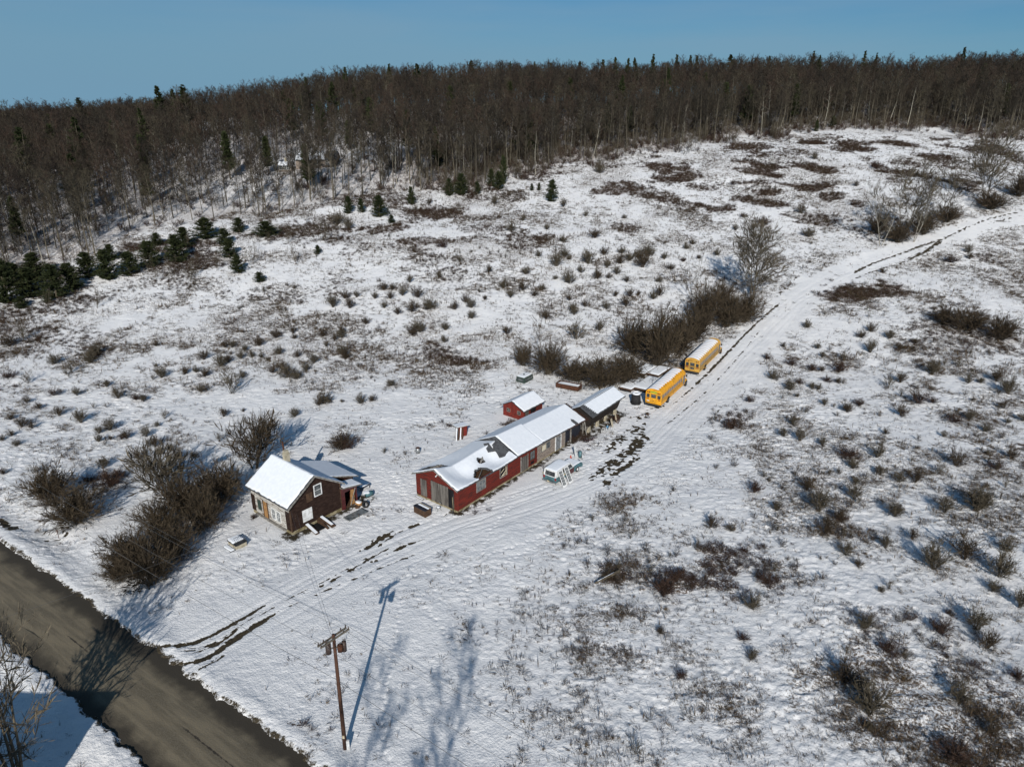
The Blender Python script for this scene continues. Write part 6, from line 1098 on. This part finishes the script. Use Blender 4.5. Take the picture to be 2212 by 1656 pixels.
for px, py, ang, lx, h, lab, mt in [(1322, 924, 60, .5, 1.25, 'pale leaning board beside the rusty bed springs', 'wood'), (1331, 914, 60, .35, 1.5, 'narrow pale leaning board closest to the bed springs', 'wood'), (1243, 990, 55, .45, 1.7, 'tall white board leaning at the edge of the dark barn bay', 'white'), (1188, 1020, 55, 1.3, .9, 'pale panel leaning on the grey block wall, nearer the window', 'wood'), (1176, 1030, 55, .9, .6, 'low pale panel leaning on the grey block wall, by the red corner', 'cream'), (1214, 1010, 55, .3, 1.2, 'white plank leaning askew by the white barn door', 'white')]:
    t = thing('leaning_board', px, py, ang, lab, 'board'); child(t, 'board', MB().prism([(0, 0, 0), (lx, 0, 0), (lx, .35, h), (0, .35, h)], (0, -.05, 0)), M[mt])
    t.children[0].name = 'panel'
t = thing('white_picket_rail', 1300, 936, 25, 'short row of thin white pickets standing in snow before the crib', 'rail'); m = MB(); [m.bar((i * .3, .1 * (i % 3), 0), (i * .3 - .12, .1 * (i % 2), .75 + .15 * (i % 2)), .03) for i in range(9)]; child(t, 'pickets', m, M['white']); child(t, 'rail', MB().bar((-.1, .05, .3), (2.5, .1, .35), .025), M['white'])
t = thing('bicycle_heap', 1265, 958, 40, 'heap of dark bicycles and wheels in front of the crib posts', 'bicycles'); m = MB(); [m.torus((rnd.uniform(0, 2.4), rnd.uniform(-.2, .6), rnd.uniform(.15, .4)), (rnd.uniform(-.5, .5), rnd.uniform(-.6, .6), 1), .3, .025, 16, 5) for i in range(6)]; child(t, 'wheels', m, M['rubber']); m = MB(); [m.bar((rnd.uniform(0, 2.4), rnd.uniform(-.3, .6), rnd.uniform(.1, .5)), (rnd.uniform(0, 2.4), rnd.uniform(-.3, .6), rnd.uniform(.1, .6)), .022) for i in range(10)]; child(t, 'frames', m, M['maroon'])
t = thing('blue_jug', 1311, 925, 0, 'small blue plastic jug under the crib', 'jug'); child(t, 'vessel', MB().cyl((0, 0, 0), (.1, 0, .4), .2, .18, 10), M['blue'], True); child(t, 'cap', MB().cyl((.1, 0, .4), (.1, 0, .47), .07, .06, 8), M['white'])
t = thing('orange_cone', 1233, 991, 0, 'small orange cone by the post of the dark barn bay', 'cone'); child(t, 'cone', MB().cyl((0, 0, .05), (0, 0, .5), .13, .04, 10), M['orange'], True); child(t, 'foot', MB().box(-.16, .16, -.16, .16, 0, .05), M['orange'])
t = thing('green_tub', 1253, 992 - 3, 0, 'green plastic tub standing behind the bonnet of the old wagon', 'tub'); child(t, 'tub', MB().cyl((0, 0, 0), (0, 0, .9), .24, .2, 12), M['teal'], True); child(t, 'lid', MB().cyl((0, 0, .901), (0, 0, .95), .22, .18, 12), M['teal'])
t = thing('bus_litter', 1395, 902, 10, 'small tan stool frame and hoop on snow behind the nearer bus', 'stool'); child(t, 'hoop', MB().torus((.3, -.2, .06), (0, 0, 1), .28, .03, 18, 5), M['blackp']); child(t, 'stool_top', MB().box(.1, .6, .3, .7, .3, .36), M['brownwood']); child(t, 'legs', MB().bar((.15, .35, 0), (.15, .35, .3)).bar((.55, .35, 0), (.55, .35, .3)).bar((.15, .65, 0), (.55, .65, .3)), M['rust'])
t = thing('orange_stake', 128, 1232 - 70 + 2, 0, 'thin rusty marker post on the snowbank at the far left roadside', 'marker'); child(t, 'stake', MB().bar((0, 0, -.1), (0, 0, 1.1), .04), M['rust']); child(t, 'plate', MB().box(-.08, .08, -.02, .0, .8, 1.1), M['rust'])
t = thing('brush_pile', 1322, 1252, 10, 'heap of dark branches with a snow-covered log in the lower right field', 'brush pile'); B_, W__ = shrub(H=.9, Rr=1.9, stems=60, br=6, tw=4, w=.02, r=.012); put(bpy.data.objects.new('branches', segs_to_mesh('branches', B_, [M['twig_dark']], W__, 3)), t); child(t, 'log', MB().cyl((-2.0, -.6, .2), (.9, .3, .7), .10, .16, 8), M['bark']); child(t, 'snow', MB().cyl((-1.7, -.5, .32), (.2, .12, .68), .05, .07, 6), M['snow'], True)
m_ = 0
for (px, py, dx, dz, lab) in [(1055, 1063, .9, 0, 'orange-brown stakes leaning on the red barn wall beside the broken window'), (1020, 1085, .1, 0, 'thin brown stake leaning on the red barn wall below its first window')]:
    t = thing('wall_stake', px, py, 52, lab, 'stake'); child(t, 'stake', MB().bar((0, 0, 0), (.1, .5, 1.6), .03), M['rust' if dx < .5 else 'ply']); child(t, 'brace', MB().bar((dx, -.1, 0), (.05, .4, 1.3), .025), M['rust' if dx < .5 else 'ply'])
# houses: one in the woods, one beside the viewer whose shadow crosses the snow
def plain_house(loc, ang, Lx, Wy, he, hr, lab, wall='block', dz=0):
    h = empty('wood_house', loc, R(ang), lab, 'house'); e = [(0, 0, -1), (0, Wy, -1), (0, Wy, he), (0, Wy / 2, hr), (0, 0, he)]
    child(h, 'walls', MB().prism(e, (Lx, 0, 0)), M[wall]); A = MB(); k = (hr - he) / (Wy / 2)
    for a, c in ((-.5, Wy / 2), (Wy / 2, Wy + .5)): za, zc = hr + .06 - k * abs(a - Wy / 2), hr + .06 - k * abs(c - Wy / 2); A.prism([(-.5, a, za), (-.5, c, zc), (-.5, c, zc - .15), (-.5, a, za - .15)], (Lx + 1, 0, 0))
    r = child(h, 'roof', A, M['roofing']); snow_sheet(lambda x, y: hr + .06 - k * abs(y - Wy / 2), 0, Lx * .72, -.45, Wy / 2, 30, 12, 'roof_snow', .1, None, r, .2, 31)
    for x in (Lx * .2, Lx * .5, Lx * .78): window(h, x, he * .55, 1.1, 1.2, 'y', -1, 2, 2, 'white', 'glass', .1)
    child(h, 'chimney', MB().box(Lx * .45, Lx * .45 + .7, Wy / 2 - .35, Wy / 2 + .35, hr - .6, hr + 1.3), M['conc']); return h
p = gp(640, 366); plain_house((p.x, p.y, p.z + .5), 4, 14, 7.5, 2.9, 5.3, 'grey-roofed house half hidden among the trunks of the left woods')
p = gp(602, 372); plain_house((p.x, p.y, p.z + .3), 4, 4.5, 4, 2.0, 3.0, 'small outbuilding left of the grey-roofed house in the woods')
h = plain_house((-58, 24.0, 0), 0, 24.6, 9, 6.0, 9.2, 'large house beside the viewer whose blue shadow covers the snow past the road', 'clap')
